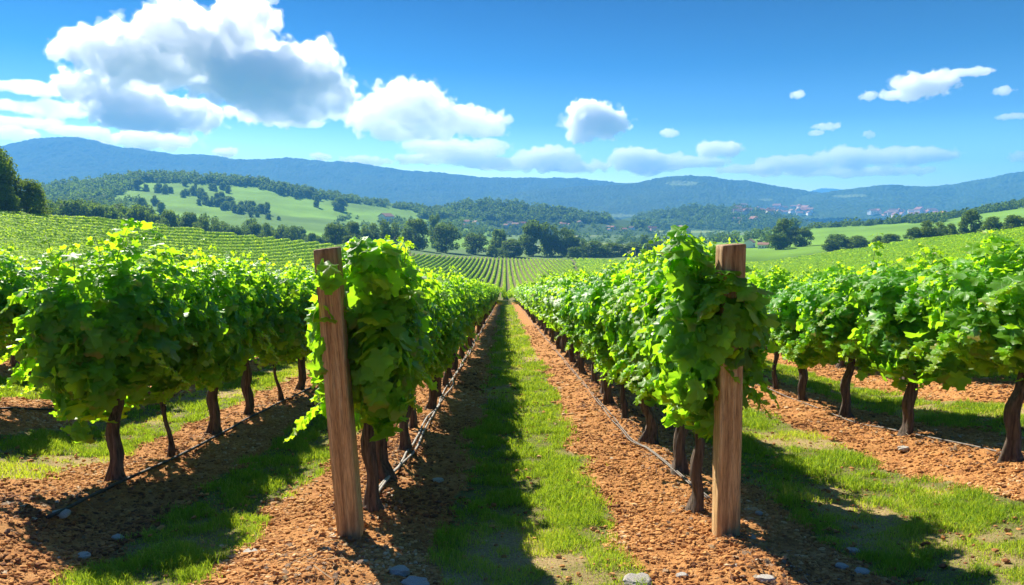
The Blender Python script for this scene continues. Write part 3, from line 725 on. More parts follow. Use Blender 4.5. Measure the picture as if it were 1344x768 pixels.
def make_trunk(seed, top, rad):
    r = np.random.default_rng(seed); acc = Acc(); t = np.linspace(0, 1, 9)
    pts = np.stack([0.02*np.sin(t*4+seed), 0.02*np.cos(t*3+seed)-0.02, -0.04+t*(top+0.04)], -1)
    V, Q, T = tube(pts, rad*(1-0.65*t)*(1+0.5*np.exp(-t*12)), 8, seed, 0.1); acc.add(V, Q, T)
    for j in range(5):
        b = pts[3+j]; a = r.uniform(0, 2*PI); L = r.uniform(0.16, 0.28); tt = np.linspace(0, 1, 5)
        lp = np.stack([b[0]+math.cos(a)*L*tt, b[1]+math.sin(a)*L*tt, b[2]+L*0.9*tt], -1)
        V, Q, T = tube(lp, np.linspace(rad*0.42, rad*0.10, 5), 6, seed+j); acc.add(V, Q, T)
    return acc.mesh('trunk', [M['tree_bark']])

TREE = {}
for i, (nm, nb, shape, z0, tone) in enumerate([('broad', 40, 'broad', 0.02, 0.0), ('broad', 46, 'broad', 0.01, 0.05), ('broad', 36, 'broad', 0.03, -0.1), ('tall', 42, 'tall', 0.02, -0.05), ('tall', 36, 'tall', 0.03, 0.05),
                                           ('bush', 34, 'bush', 0.0, 0.08), ('bush', 38, 'bush', 0.0, 0.0), ('cone', 30, 'cone', 0.02, -0.15)]):
    TREE.setdefault(nm, []).append((make_crown(500+i, 6500, nb, shape, 0.046, z0, tone), make_trunk(520+i, 0.62, 0.028)))
CROWN_NEAR = [(make_crown(540, 24000, 80, 'broad', 0.026, 0.0, 0.22), make_trunk(540, 0.7, 0.03)), (make_crown(541, 18000, 70, 'bush', 0.029, 0.0, 0.22), make_trunk(541, 0.5, 0.025))]

def tree(name, loc, H, W, kind, label, group, r, near=None):
    cr, tk = near if near else r.choice(TREE[kind])
    o = empty(name, tuple(loc), r.uniform(0, 6.28)); tag(o, label, 'bush' if kind == 'bush' else 'tree', group)
    for nm, me in (('crown', cr), ('trunk', tk)):
        c = link(nm, me, o); c.scale = (W if nm == 'crown' else H*0.8, W if nm == 'crown' else H*0.8, H)
    return o
tr = random.Random(5)

# the treeline behind the far vineyard: (photo column, photo row of the top, width in photo pixels, distance, kind, label)
G_LINE = 'trees behind the far vineyard'
LINE = [
 (440, 293, 30, 330, 'broad', 'dark tree just right of the left post top'), (463, 291, 26, 345, 'broad', 'dark broad tree at the left end of the treeline'),
 (458, 308, 16, 312, 'bush', 'small round light green bush by the left post'), (486, 293, 26, 352, 'broad', 'rounded tree below the farmhouse in the treeline'),
 (511, 289, 30, 362, 'broad', 'mottled green tree below the farmhouse roof'), (546, 287, 37, 372, 'broad', 'big rounded tree in the middle of the treeline'),
 (572, 279, 17, 470, 'tall', 'tall dark tree rising behind the treeline'), (585, 293, 38, 385, 'broad', 'wide dark tree right of the big rounded tree'),
 (624, 306, 33, 392, 'broad', 'low broad tree left of the far row heads'), (654, 299, 24, 400, 'tall', 'slender pale tree above the brownish bush'),
 (646, 321, 16, 380, 'bush', 'small grey green bush beside the brownish bush'), (671, 313, 34, 384, 'bush', 'brownish round bush at the head of the lane'),
 (700, 290, 36, 400, 'broad', 'tallest dark tree above the lane head'), (722, 292, 30, 405, 'broad', 'dark tree joined to the tallest tree'), (743, 299, 30, 402, 'broad', 'dark rounded tree right of the tallest tree'),
 (762, 311, 20, 398, 'broad', 'small olive tree before the village'), (754, 323, 20, 378, 'bush', 'small light bush under the olive tree'),
 (781, 316, 40, 388, 'bush', 'wide clipped bush left of the bush line'), (806, 318, 36, 392, 'bush', 'dark wide bush in the bush line'), (831, 318, 34, 392, 'bush', 'olive wide bush in the bush line'),
 (859, 316, 34, 385, 'bush', 'bush behind the tall shoots of the right row'), (886, 320, 26, 375, 'bush', 'dark bush left of the right post'), (846, 307, 15, 520, 'tall', 'lone dark tree in the fields before the village'),
 (915, 322, 34, 365, 'bush', 'bush hidden partly by the right post vine'),
 (1028, 285, 29, 330, 'tall', 'tall dark tree right of the right post'), (1050, 298, 33, 325, 'broad', 'broad tree beside the tall dark tree'), (1020, 306, 28, 318, 'broad', 'lower tree under the tall dark tree'),
 (1100, 307, 40, 285, 'bush', 'wide dark bush on the right field edge'), (1125, 309, 34, 280, 'bush', 'dark bush joined to the wide bush'), (1152, 309, 18, 265, 'bush', 'small bush on the right field edge'),
 (1170, 306, 26, 250, 'bush', 'low brownish hedge bush on the right edge'), (1199, 297, 24, 232, 'bush', 'round bush left of the dark clump'), (1224, 289, 34, 228, 'broad', 'dark broad tree on the right field edge'),
 (1247, 293, 20, 222, 'bush', 'dark bush right of the broad tree'), (1274, 274, 30, 235, 'tall', 'olive tree on the slope near the right edge'), (1300, 284, 32, 215, 'bush', 'dry shrub on the slope at the right'), (1330, 281, 30, 205, 'bush', 'shrub near the right edge of the picture'),
]
for (px, vt, wp, Yt, kd, lb) in LINE:
    Xt = ray(px, 320)[0]*Yt; z = float(ground_z(Xt, Yt)); top = P(px, vt, Yt)[2]
    fh = far_hit(px, 384-F*math.tan(PITCH)+(CAMZ-z)/Yt*F)
    if px > 1000:   # stands on whichever of field edge and meadow slope is higher
        _ok, _loc, *_ = SC.ray_cast(_dg, Vector((Xt, Yt, 300)), Vector((0, 0, -1)))
        if _ok: z = _loc.z
    tree('bush' if kd == 'bush' else 'tree', (Xt, Yt, z-0.2), max(2.0, top-z), wp*1.12/F*Yt, kd, lb, G_LINE, tr)
# two big trees on the left skyline
for (px, vt, wp, Yt, kd, lb, nr) in [(-14, 186, 86, 128, 'broad', 'big dark tree cut by the left picture edge', CROWN_NEAR[0]), (36, 233, 60, 131, 'bush', 'rounded lighter tree beside the big left tree', CROWN_NEAR[1]), (8, 240, 40, 124, 'bush', 'dark bush under the big left tree', CROWN_NEAR[1])]:
    Xt = ray(px, 280)[0]*Yt; z = float(ground_z(Xt, Yt)); top = P(px, vt, Yt)[2]
    tree('tree', (Xt, Yt, z-0.3), top-z, wp/F*Yt, kd, lb, 'trees on the left skyline', tr, nr)

# meadow trees and hedges on the left hill, standing where the photo shows them
HT = [(182, 249, 15, 'broad'), (192, 251, 10, 'bush'), (187, 276, 17, 'broad'), (204, 270, 14, 'broad'), (212, 281, 16, 'broad'), (330, 285, 8, 'broad'), (338, 285, 8, 'broad'), (351, 282, 18, 'tall'), (330, 277, 14, 'broad'), (342, 279, 12, 'broad'),
      (370, 255, 14, 'broad'), (362, 252, 10, 'broad'), (415, 272, 16, 'tall'), (445, 277, 18, 'broad'), (451, 278, 16, 'broad'), (366, 289, 6, 'bush'), (352, 288, 9, 'bush')]
for a, b, va, vb, n_ in [(205, 243, 249, 259, 10), (242, 300, 254, 268, 18), (250, 318, 264, 278, 16), (285, 350, 270, 281, 12), (372, 392, 250, 260, 8), (385, 420, 255, 262, 8), (240, 300, 246, 252, 7)]:
    for _ in range(n_):
        u = tr.random(); HT.append((a+(b-a)*u, va+(vb-va)*u+tr.uniform(-3.5, 3.5), tr.uniform(8, 13), tr.choice(['broad', 'broad', 'bush', 'tall'])))
for (px, vb, hp, kd) in HT:
    h = far_hit(px, vb)
    if h is None: continue
    tree('bush' if kd == 'bush' else 'tree', (h[0], h[1], h[2]-0.5), hp/F*h[1], hp*tr.uniform(0.8, 1.1)*(0.65 if kd == 'tall' else 1)/F*h[1], kd, 'dark tree standing on the pale green meadow hill', 'trees scattered over the meadow hill', tr)
# hedge band between the left vineyard and the meadow hill
for i in range(64):
    px = 58+(i+tr.uniform(-0.4, 0.4))*6.3; vsky = np.interp(px, _edge_px, _edge_v)
    ye_, _z = edge(tpx(px)); Yt = ye_+tr.uniform(130, 210)
    Xt = ray(px, 300)[0]*Yt; okk, loc, *_ = SC.ray_cast(_dg, Vector((Xt, Yt, 300)), Vector((0, 0, -1)))
    z = loc.z if okk else -20
    top = P(px, vsky-tr.uniform(4, 20), Yt)[2]
    if top-z < 3: continue
    H = top-z; kd = tr.choice(['broad', 'broad', 'tall', 'bush'])
    tree('tree', (Xt, Yt, z-0.3), H, max(H*0.75, 20/F*Yt)*tr.uniform(0.8, 1.1), 'broad' if kd == 'bush' else kd, 'dark hedgerow tree behind the left vineyard slope', 'hedgerow trees behind the left vineyard', tr)

# woods that read as one mass: crest of the meadow hill, valley hills, right ridge, valley scrub
def woods():
    r = np.random.default_rng(77); base = []
    def band(n, px0, px1, fv0, fv1, h0, h1):
        for _ in range(n):
            px = r.uniform(px0, px1); v = fv0(px)+(fv1(px)-fv0(px))*r.random(); h = far_hit(px, v)
            if h is not None: base.append((h, r.uniform(h0, h1)))
    it = lambda *p: (lambda x: np.interp(x, [q[0] for q in p], [q[1] for q in p]))
    band(360, 40, 178, it((40, 250), (100, 238), (178, 233)), it((40, 274), (120, 272), (178, 246)), 8, 13)
    band(140, 60, 190, it((60, 268), (190, 262)), it((60, 284), (190, 282)), 5, 9)
    band(230, 165, 360, it((165, 232), (250, 232), (330, 239), (360, 243)), it((165, 240), (250, 240), (300, 243), (360, 247)), 8, 14)
    band(200, 340, 470, it((340, 240), (400, 250), (470, 262)), it((340, 249), (400, 257), (470, 268)), 7, 11)
    band(150, 440, 580, it((440, 258), (520, 268), (580, 277)), it((440, 265), (520, 274), (580, 285)), 6, 10)
    band(420, 552, 800, it((552, 284), (570, 278), (610, 269), (650, 266), (690, 270), (730, 276), (800, 287)), it((552, 287), (800, 293)), 9, 13)
    band(420, 830, 1050, it((830, 285), (850, 281), (900, 273), (930, 271), (970, 273), (1010, 281), (1050, 289)), it((830, 300), (1050, 302)), 9, 13)
    band(260, 1190, 1400, it((1190, 290), (1240, 285), (1300, 274), (1344, 267), (1400, 262)), it((1190, 292), (1240, 288), (1300, 279), (1344, 273), (1400, 268)), 4, 7)
    band(130, 1060, 1250, it((1060, 298), (1150, 294), (1250, 284)), it((1060, 300), (1150, 296), (1250, 287)), 4, 6)
    band(260, 760, 1010, it((760, 296), (1010, 300)), it((760, 322), (1010, 318)), 4, 8)
    band(260, 560, 760, it((560, 290), (760, 292)), it((560, 312), (760, 310)), 4, 8)
    band(150, 990, 1240, it((990, 290), (1240, 286)), it((990, 300), (1240, 292)), 4, 8)
    band(120, 440, 640, it((440, 285), (640, 291)), it((440, 305), (640, 312)), 5, 9)
    K = 130; nT = len(base); acc = Acc()
    P0 = np.array([b[0] for b in base]); Hh = np.array([b[1] for b in base])
    p, d, k = crown_points(r, nT*K, 14, 'broad')
    own = np.repeat(np.arange(nT), K)
    wd = Hh*r.uniform(0.85, 1.25, nT)
    pos = P0[own]+np.stack([p[:, 0]*wd[own], p[:, 1]*wd[own], p[:, 2]*Hh[own]-0.5], -1)
    tn = r.random(nT)
    col = np.stack([np.clip(0.30+0.5*(tn[own]-0.5)+0.12*r.normal(size=len(own)), 0, 1), r.random(len(own)), 0*own, 0*own], -1)
    place_leaves(acc, QL, pos, d+0.4*r.normal(size=d.shape), r.normal(size=d.shape), Hh[own]*0.17*np.clip(1+0.3*r.normal(size=len(own)), .5, 1.6), col)
    o = link('woods', acc.mesh('woods', [M['tree_leaf']]))
    tag(o, 'far woods and scrub covering the valley hills', 'woods', kind='stuff')
woods()

# ------------------------------------------------------------------ houses of the valley villages
def house_meshes():
    out = []
    for i, (wc, rc) in enumerate([((0.74, 0.66, 0.56), (0.30, 0.15, 0.095)), ((0.82, 0.78, 0.72), (0.34, 0.18, 0.12)), ((0.66, 0.52, 0.42), (0.30, 0.12, 0.08)), ((0.84, 0.82, 0.78), (0.34, 0.21, 0.15))]):
        wm = simple('house_wall', wc, 0.9, 0.4, 0.08); rm = simple('roof_tiles', rc, 0.9, 0.6, 0.15)
        L, W, h, g = 0.5, 0.34, 0.42, 0.22
        acc = Acc()
        V = np.array([[-L, -W, -0.2], [L, -W, -0.2], [L, W, -0.2], [-L, W, -0.2], [-L, -W, h], [L, -W, h], [L, W, h], [-L, W, h], [-L, 0, h+g], [L, 0, h+g]])
        acc.add(V, [(0, 1, 5, 4), (1, 2, 6, 5), (2, 3, 7, 6), (3, 0, 4, 7)], [(5, 6, 9), (7, 4, 8)])
        wall = acc.mesh('wall', [wm], True)
        acc = Acc(); e = 0.06; t = 0.035
        for sg in (-1, 1):
            A = np.array([[-L-e, sg*(W+e), h-g*e/W], [L+e, sg*(W+e), h-g*e/W], [L+e, 0, h+g], [-L-e, 0, h+g]]); B = A+np.array([0, 0, t])
            acc.add(np.vstack([A, B]), [(0, 1, 2, 3), (4, 5, 6, 7), (0, 1, 5, 4), (1, 2, 6, 5), (3, 0, 4, 7)])
        roof = acc.mesh('roof', [rm], True)
        acc = Acc(); q = np.array([[-.05, -.004, 0], [.05, -.004, 0], [.05, -.004, .16], [-.05, -.004, .16]])
        acc.add(np.vstack([q, q+np.array([0, .008, 0])]), [(0, 1, 2, 3), (4, 5, 6, 7), (0, 1, 5, 4), (1, 2, 6, 5), (2, 3, 7, 6), (3, 0, 4, 7)])
        win = acc.mesh('window', [simple('shutter', (0.08, 0.07, 0.06), 0.6, 3)], True)
        out.append((wall, roof, win))
    return out
HM = house_meshes()
def house(px, v, wpx, label, group, r):
    h = far_hit(px, v)
    if h is None: return
    s = wpx/F*h[1]; o = empty('house', tuple(h), r.uniform(-0.6, 0.6)+r.choice([0, PI/2])); tag(o, label, 'house', group)
    wl, rf, wi = r.choice(HM); hh = r.uniform(0.8, 1.15)
    for nm, me in (('wall', wl), ('roof', rf)):
        c = link(nm, me, o); c.scale = (s, s, s*hh)
    if wpx > 10:
        for xa in (-0.28, 0.0, 0.28):
            for sy in (-1, 1):
                c = link('window', wi, o); c.scale = (s, s, s*hh); c.location = (xa*s, sy*0.342*s, 0.08*s*hh)
hr = random.Random(3)
for (n_, a, b, va, vb, w0, w1, lb, g) in [
    (6, 734, 762, 294, 298, 4, 8, 'tiny red roofed house right of the tallest treeline tree', 'houses right of the tallest tree'),
    (9, 797, 862, 297, 304, 4, 8, 'tiny red roofed house in the central valley village', 'houses of the central village'),
    (4, 888, 906, 302, 307, 6, 9, 'tiny pink house above the right row shoots', 'houses above the right row'),
    (40, 962, 1064, 273, 283, 4, 7, 'tiny white house in the village on the wooded slope', 'houses of the slope village'),
    (6, 964, 992, 289, 295, 5, 8, 'tiny red roofed house below the slope village', 'houses below the slope village'),
    (18, 1140, 1186, 280, 290, 4, 7, 'tiny white house in the left part of the right village', 'houses of the right village'),
    (18, 1190, 1240, 279, 287, 4, 7, 'tiny white house in the right part of the right village', 'houses of the right village edge'),
    (4, 606, 628, 292, 298, 6, 9, 'tiny grey house under the dark wooded hill', 'houses under the wooded hill'),
    (5, 662, 690, 295, 299, 6, 9, 'tiny pink house left of the tallest treeline tree', 'houses left of the tallest tree')]:
    for _ in range(n_): house(hr.uniform(a, b), hr.uniform(va, vb), hr.uniform(w0, w1)*(0.95 if b < 900 else 1.6), lb, g, hr)
house(507, 291, 17, 'long low farmhouse among trees below the meadow', None, hr)
house(984, 325, 16, 'low orange roofed farm building just right of the right post', None, hr)
house(1002, 326, 13, 'small orange roofed shed beside the farm building', None, hr)

# radio mast on the right ridge
mh = far_hit(1207, 243.5)
if mh is not None:
    mo = empty('radio_mast', (mh[0], mh[1], mh[2]-4)); tag(mo, 'thin radio mast on the right mountain crest', 'mast')
    acc = Acc(); V, Q, T = tube(np.array([[0, 0, -10], [0, 0, 10], [0, 0, 22.0]]), np.array([1.0, 0.7, 0.25]), 6); acc.add(V, Q, T); link('tower', acc.mesh('tower', [M['hose_grey']]), mo)
    acc = Acc()
    for a in (0, 2.1, 4.2):
        V, Q, T = tube(np.array([[0, 0, 14], [math.cos(a)*1.6, math.sin(a)*1.6, 14], [math.cos(a)*1.6, math.sin(a)*1.6, 17.0]]), 0.4, 5); acc.add(V, Q, T)
    link('antenna', acc.mesh('antenna', [M['hose_grey']]), mo)

# ------------------------------------------------------------------ the vines, each one a thing
vine_row('L1', -1.03, [5.02]+yrow(5.85, 78, 1.16, 1), 1)
vine_row('R1', 1.46, [5.00]+yrow(6.05, 78, 1.16, 2), 2)
vine_row('L2', -3.22, [5.90]+yrow(6.75, 66, 1.15, 3), 3)
vine_row('R2', 4.20, [5.72, 7.35]+yrow(8.75, 64, 1.28, 4), 4)
vine_row('L3', -5.80, yrow(6.6, 46, 1.32, 5), 5)
vine_row('R3', 6.70, yrow(7.6, 44, 1.34, 6), 6)
vine_row('L4', -8.30, yrow(9.6, 36, 1.36, 7), 7)

# ------------------------------------------------------------------ posts
def post(base, top, size, label, seed, yaw):
    """square sawn post from base to top, slightly irregular, with end grain and a drying crack"""
    r = np.random.default_rng(seed); base = np.array(base); top = np.array(top); L = np.linalg.norm(top-base)
    k = 60; n = 40; t = np.linspace(0, 1, k)
    a = np.linspace(0, 2*PI, n, endpoint=False)+PI/4
    sq = 1/np.maximum(np.abs(np.cos(a)), np.abs(np.sin(a))); sq = np.minimum(sq, 1.36)   # bevelled square
    h = size/2
    ring = np.stack([np.cos(a)*sq*h, np.sin(a)*sq*h], -1)
    taper = 1.0-0.02*t
    V = np.zeros((k, n, 3)); V[..., 0] = ring[None, :, 0]*taper[:, None]; V[..., 1] = ring[None, :, 1]*taper[:, None]; V[..., 2] = (t*(L+0.35)-0.35)[:, None]
    wob = (vnoise(a[None]*3+seed, t[:, None]*6, seed)-0.5)*0.006+(vnoise(a[None]*9, t[:, None]*2.5, seed+1)-0.5)*0.005
    V[..., :2] *= (1+wob/h)[..., None]
    V[..., 0] += (0.006*np.sin(t*3+seed))[:, None]
    # crack down the camera side
    crk = np.exp(-((a[None]-(3*PI/2+0.06*np.sin(t[:, None]*5)))/0.040)**2)*ss(0.15, 0.5, np.abs(np.sin(t*4+seed)))[:, None]
    V[..., :2] *= (1-0.22*crk)[..., None]
    V[-1, :, 2] += ring[:, 0]*0.06
    i = np.arange(k-1)[:, None]*n; j = np.arange(n)[None]; j2 = (j+1) % n
    Q = np.stack([i+j, i+j2, i+n+j2, i+n+j], -1).reshape(-1, 4)
    Vf = V.reshape(-1, 3); c = len(Vf); inner = V[-1]*np.array([0.93, 0.93, 1])+np.array([0, 0, 0.006]); Vf = np.vstack([Vf, inner, [[0, 0, V[-1, :, 2].mean()+0.006]]])
    jj = np.arange(n); Q2 = np.stack([(k-1)*n+jj, (k-1)*n+(jj+1) % n, c+(jj+1) % n, c+jj], -1)
    T = np.stack([c+jj, c+(jj+1) % n, np.full(n, c+n)], -1)
    acc = Acc(); acc.add(Vf, np.vstack([Q, Q2]), T); me = acc.mesh('post', [M['wood']])
    o = link('wooden_post', me, None, tuple(base)); tag(o, label, 'post', 'wooden end posts of the vine rows')
    d = Vector(top-base).normalized(); q = Vector((0, 0, 1)).rotation_difference(d)
    from mathutils import Quaternion
    o.rotation_mode = 'QUATERNION'; o.rotation_quaternion = q @ Quaternion((0, 0, 1), yaw)
    return o
bl = ground_hit(461, 699); tl = P(430, 327, bl[1]+0.02)
post(bl, tl, 0.150, 'leaning brown wooden post at the end of the left row', 3, math.radians(1))
br = ground_hit(951, 697); tp_ = P(960.5, 322, br[1]+0.02)
post(br, tp_, 0.150, 'upright brown wooden post wrapped by vine leaves at right', 8, math.radians(2))

# ------------------------------------------------------------------ irrigation lines
def hose(name, px_pts, xrow, yend, rad, m, label, seed, wig=0.02, strands=1):
    r = np.random.default_rng(seed); acc = Acc()
    p0 = [ground_hit(*q) if q[0] > 0 else q for q in px_pts]
    for s in range(strands):
        pts = [(p[0]+s*0.02, p[1]) for p in p0]
        yy = pts[-1][1]+0.25
        while yy < yend: pts.append((xrow+s*0.025+wig*r.normal(), yy)); yy += 0.28+yy*0.01
        pts = np.array(pts); o = np.argsort(pts[:, 1]); pts = pts[o]
        tt = np.arange(len(pts)); td = np.linspace(0, len(pts)-1, len(pts)*4)
        x = np.interp(td, tt, pts[:, 0]); y = np.interp(td, tt, pts[:, 1])
        x = np.convolve(np.pad(x, 4, 'edge'), np.ones(9)/9, 'valid')
        z = surf_z(x, y)+rad*1.2+0.012+0.006*np.sin(td*0.7+s)
        V, Q, T = tube(np.stack([x, y, z], -1), rad, 7); acc.add(V, Q, T)
    tag(link(name, acc.mesh('hose', [m])), label, 'hose', 'irrigation lines along the rows')
hose('irrigation_hose', [(68, 686), (100, 665), (140, 645), (190, 625), (232, 604), (272, 583)], -3.12, 40, 0.013, M['hose_black'], 'black hose along the big row left of the left post', 1)
hose('irrigation_hose', [(-5.64, 6.2), (-5.66, 7.0)], -5.65, 30, 0.013, M['hose_black'], 'black hose along the row at the left picture edge', 2)
hose('irrigation_hose', [(480, 672), (497, 645), (512, 625)], -0.93, 60, 0.011, M['hose_grey'], 'grey hose along the row behind the left post', 3, 0.025, 2)
hose('irrigation_hose', [(931, 658), (905, 640), (878, 615), (850, 590)], 1.30, 60, 0.006, M['hose_dull'], 'pale twisted hose along the row behind the right post', 4, 0.012, 2)
hose('irrigation_hose', [(1338, 606), (1240, 580), (1170, 565)], 4.12, 40, 0.007, M['hose_dull'], 'thin grey hose along the row right of the right post', 5, 0.02)

# ------------------------------------------------------------------ stones
def stone(px, v, wpx, flat, label, seed):
    r = np.random.default_rng(seed); h = ground_hit(px, v); s = wpx/F*h[1]/2
    bm = bmesh.new(); bmesh.ops.create_icosphere(bm, subdivisions=4, radius=1.0)
    for vtx in bm.verts:
        c = vtx.co; n_ = float(fbm(np.array([c.x*1.6+seed]), np.array([c.y*1.6+c.z*1.3]), 3, seed)[0])
        f = 0.75+0.55*n_
        vtx.co = Vector((c.x*f, c.y*f*0.75, max(-0.5, min(0.85, c.z*f*1.25))*flat))
    me = bpy.data.meshes.new('stone'); bm.to_mesh(me); bm.free(); me.materials.append(M['stone'])
    o = link('stone', me, None, (h[0], h[1], h[2]+s*flat*0.15)); o.scale = (s, s, s); o.rotation_euler = (r.normal()*0.08, r.normal()*0.08, r.uniform(-0.4, 0.4))
    tag(o, label, 'stone', 'stones lying on the earth')
STONES = [(80, 677, 26, 0.45, 'pale long stone at the end of the black hose'), (71, 736, 16, 0.4, 'small pale stone in shade at lower left'), (104, 733, 30, 0.3, 'flat grey stone in shade beside the lower left grass'),
          (155, 706, 16, 0.3, 'small flat stone at the shaded grass edge'), (329, 726, 22, 0.3, 'flat white stone on the earth left of the left post'), (524, 752, 30, 0.45, 'round grey stone in the shadow below the left post'),
          (545, 766, 40, 0.25, 'flat slab cut by the bottom picture edge'), (575, 632, 15, 0.5, 'grey stone in the shaded earth beside the lane'), (838, 766, 40, 0.4, 'pale stone at the bottom edge of the lane'), (824, 764, 11, 0.5, 'small white pebble beside the bottom pale stone'),
          (895, 757, 16, 0.4, 'pale lump in the sunny earth right of the lane'), (968, 745, 13, 0.5, 'small rounded stone below the right post'), (1005, 762, 26, 0.35, 'pale stone at the bottom right of the right post'), (1105, 744, 17, 0.4, 'blue grey stone in shade at lower right'),
          (1131, 752, 22, 0.3, 'flat grey stone at the shaded grass edge, lower right'), (1119, 724, 20, 0.3, 'flat stone in the shade above the blue grey stone'), (996, 675, 10, 0.6, 'dark small stone just right of the right post'), (1186, 590, 14, 0.5, 'grey lump below the third trunk at right')]
for i, q in enumerate(STONES): stone(*q[:5], 60+i)

# ------------------------------------------------------------------ grass and crumbled earth
def in_view(x, y, m=0.06): return np.abs(x/np.maximum(y, .1)-0.0094) < 0.7075+m+0.25/np.maximum(y, 1)
def grass():
    r = np.random.default_rng(9); acc = Acc()
    for (y0, y1, dens, hgt, wid, half) in [(3.1, 5.2, 14000, 0.040, 0.0040, 5), (5.2, 9, 7500, 0.043, 0.0055, 8), (9, 16, 2800, 0.050, 0.009, 13), (16, 30, 750, 0.065, 0.017, 11), (30, 75, 160, 0.07, 0.035, 11)]:
        n = int(dens*(y1-y0)*2*half); x = r.uniform(-half, half, n); y = r.uniform(y0, y1, n)
        k = in_view(x, y); x = x[k]; y = y[k]
        g = grass_cover(x, y); dp = dry_patch(x, y); tuft = fbm(x*5, y*5, 3, 41)
        keep = r.random(len(x)) < g*(0.45+0.55*ss(0.38, 0.54, tuft))*(1-0.42*dp)
        x, y, dp, tuft, g = x[keep], y[keep], dp[keep], tuft[keep], g[keep]; n = len(x)
        H = hgt*(0.55+0.9*r.random(n))*(0.55+1.1*ss(0.38, 0.66, tuft))*(1-0.35*dp)
        z = surf_z(x, y)-0.02
        a = r.uniform(0, 2*PI, n); ln = r.normal(size=(n, 2))*0.45; wx = np.cos(a)*wid*0.5; wy = np.sin(a)*wid*0.5
        V = np.zeros((n, 5, 3))
        V[:, 0] = np.stack([x-wx, y-wy, z], -1); V[:, 1] = np.stack([x+wx, y+wy, z], -1)
        mx = x+ln[:, 0]*H*0.35; my = y+ln[:, 1]*H*0.35; mz = z+H*0.62
        V[:, 2] = np.stack([mx+wx*.8, my+wy*.8, mz], -1); V[:, 3] = np.stack([mx-wx*.8, my-wy*.8, mz], -1)
        V[:, 4] = np.stack([x+ln[:, 0]*H, y+ln[:, 1]*H, z+H*(1-0.15*np.abs(ln).sum(1))], -1)
        o = (np.arange(n)*5)[:, None]
        hue = np.clip(0.28+0.22*r.normal(size=n)+0.45*dp, 0, 1); dry = r.random(n) < 0.06+0.35*dp; hue[dry] = r.uniform(0.8, 1.0, dry.sum())
        col = np.repeat(np.stack([hue, r.random(n), hue, hue], -1), 5, axis=0)
        acc.add(V.reshape(-1, 3), o+np.array([[0, 1, 2, 3]]), o+np.array([[3, 2, 4]]), col)
    tag(link('grass', acc.mesh('grass', [M['grass']])), 'short green grass in strips between the vine rows', 'grass', kind='stuff')
grass()

def clods():
    r = np.random.default_rng(19); acc = Acc()
    bm = bmesh.new(); bmesh.ops.create_icosphere(bm, subdivisions=1, radius=1.0)
    bm.verts.ensure_lookup_table(); V0 = np.array([v.co[:] for v in bm.verts]); T0 = np.array([[v.index for v in f.verts] for f in bm.faces]); bm.free()
    for (y0, y1, dens, smin, smax, half) in [(3.0, 5.5, 5200, 0.003, 0.019, 5), (5.5, 9, 2600, 0.004, 0.020, 8), (9, 16, 420, 0.010, 0.030, 12), (16, 32, 60, 0.016, 0.040, 9)]:
        n = int(dens*(y1-y0)*2*half); x = r.uniform(-half, half, n); y = r.uniform(y0, y1, n); k = in_view(x, y); x = x[k]; y = y[k]
        g = grass_cover(x, y); cl = fbm(x*3, y*3, 3, 55); keep = r.random(len(x)) < (1-g)*(0.35+0.9*ss(0.35, 0.6, cl))+0.04
        x = x[keep]; y = y[keep]; n = len(x); s = smin+(smax-smin)*r.random(n)**4.0
        z = surf_z(x, y)+(fbm(x*9, y*9, 4, 3, 0.6)-0.5)*0.055*ss(40, 14, y)+(fbm(x*2.2, y*2.2, 3, 5)-0.5)*0.07*ss(40, 14, y)+s*0.15
        q = r.normal(size=(n, 4)); q /= np.linalg.norm(q, axis=1)[:, None]; w_, a, b, c = q.T
        R = np.stack([1-2*(b*b+c*c), 2*(a*b-c*w_), 2*(a*c+b*w_), 2*(a*b+c*w_), 1-2*(a*a+c*c), 2*(b*c-a*w_), 2*(a*c-b*w_), 2*(b*c+a*w_), 1-2*(a*a+b*b)], -1).reshape(n, 3, 3)
        jit = 0.65+0.7*r.random((n, len(V0), 1)); sc = np.stack([s*r.uniform(0.7, 1.7, n), s*r.uniform(0.7, 1.2, n), s*r.uniform(0.5, 0.9, n)], -1)
        V = np.einsum('nij,nkj->nki', R, V0[None]*jit)*sc[:, None]+np.stack([x, y, z], -1)[:, None]
        T = (T0[None]+(np.arange(n)*len(V0))[:, None, None]).reshape(-1, 3)
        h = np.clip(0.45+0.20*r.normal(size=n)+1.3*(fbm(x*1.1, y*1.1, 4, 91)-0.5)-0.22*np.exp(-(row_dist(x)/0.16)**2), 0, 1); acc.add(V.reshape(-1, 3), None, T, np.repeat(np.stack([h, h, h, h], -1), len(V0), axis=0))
    tag(link('crumbled_earth', acc.mesh('crumbled_earth', [M['clod']], True)), 'loose orange crumbs of earth under the vine rows', 'earth', kind='stuff')
clods()

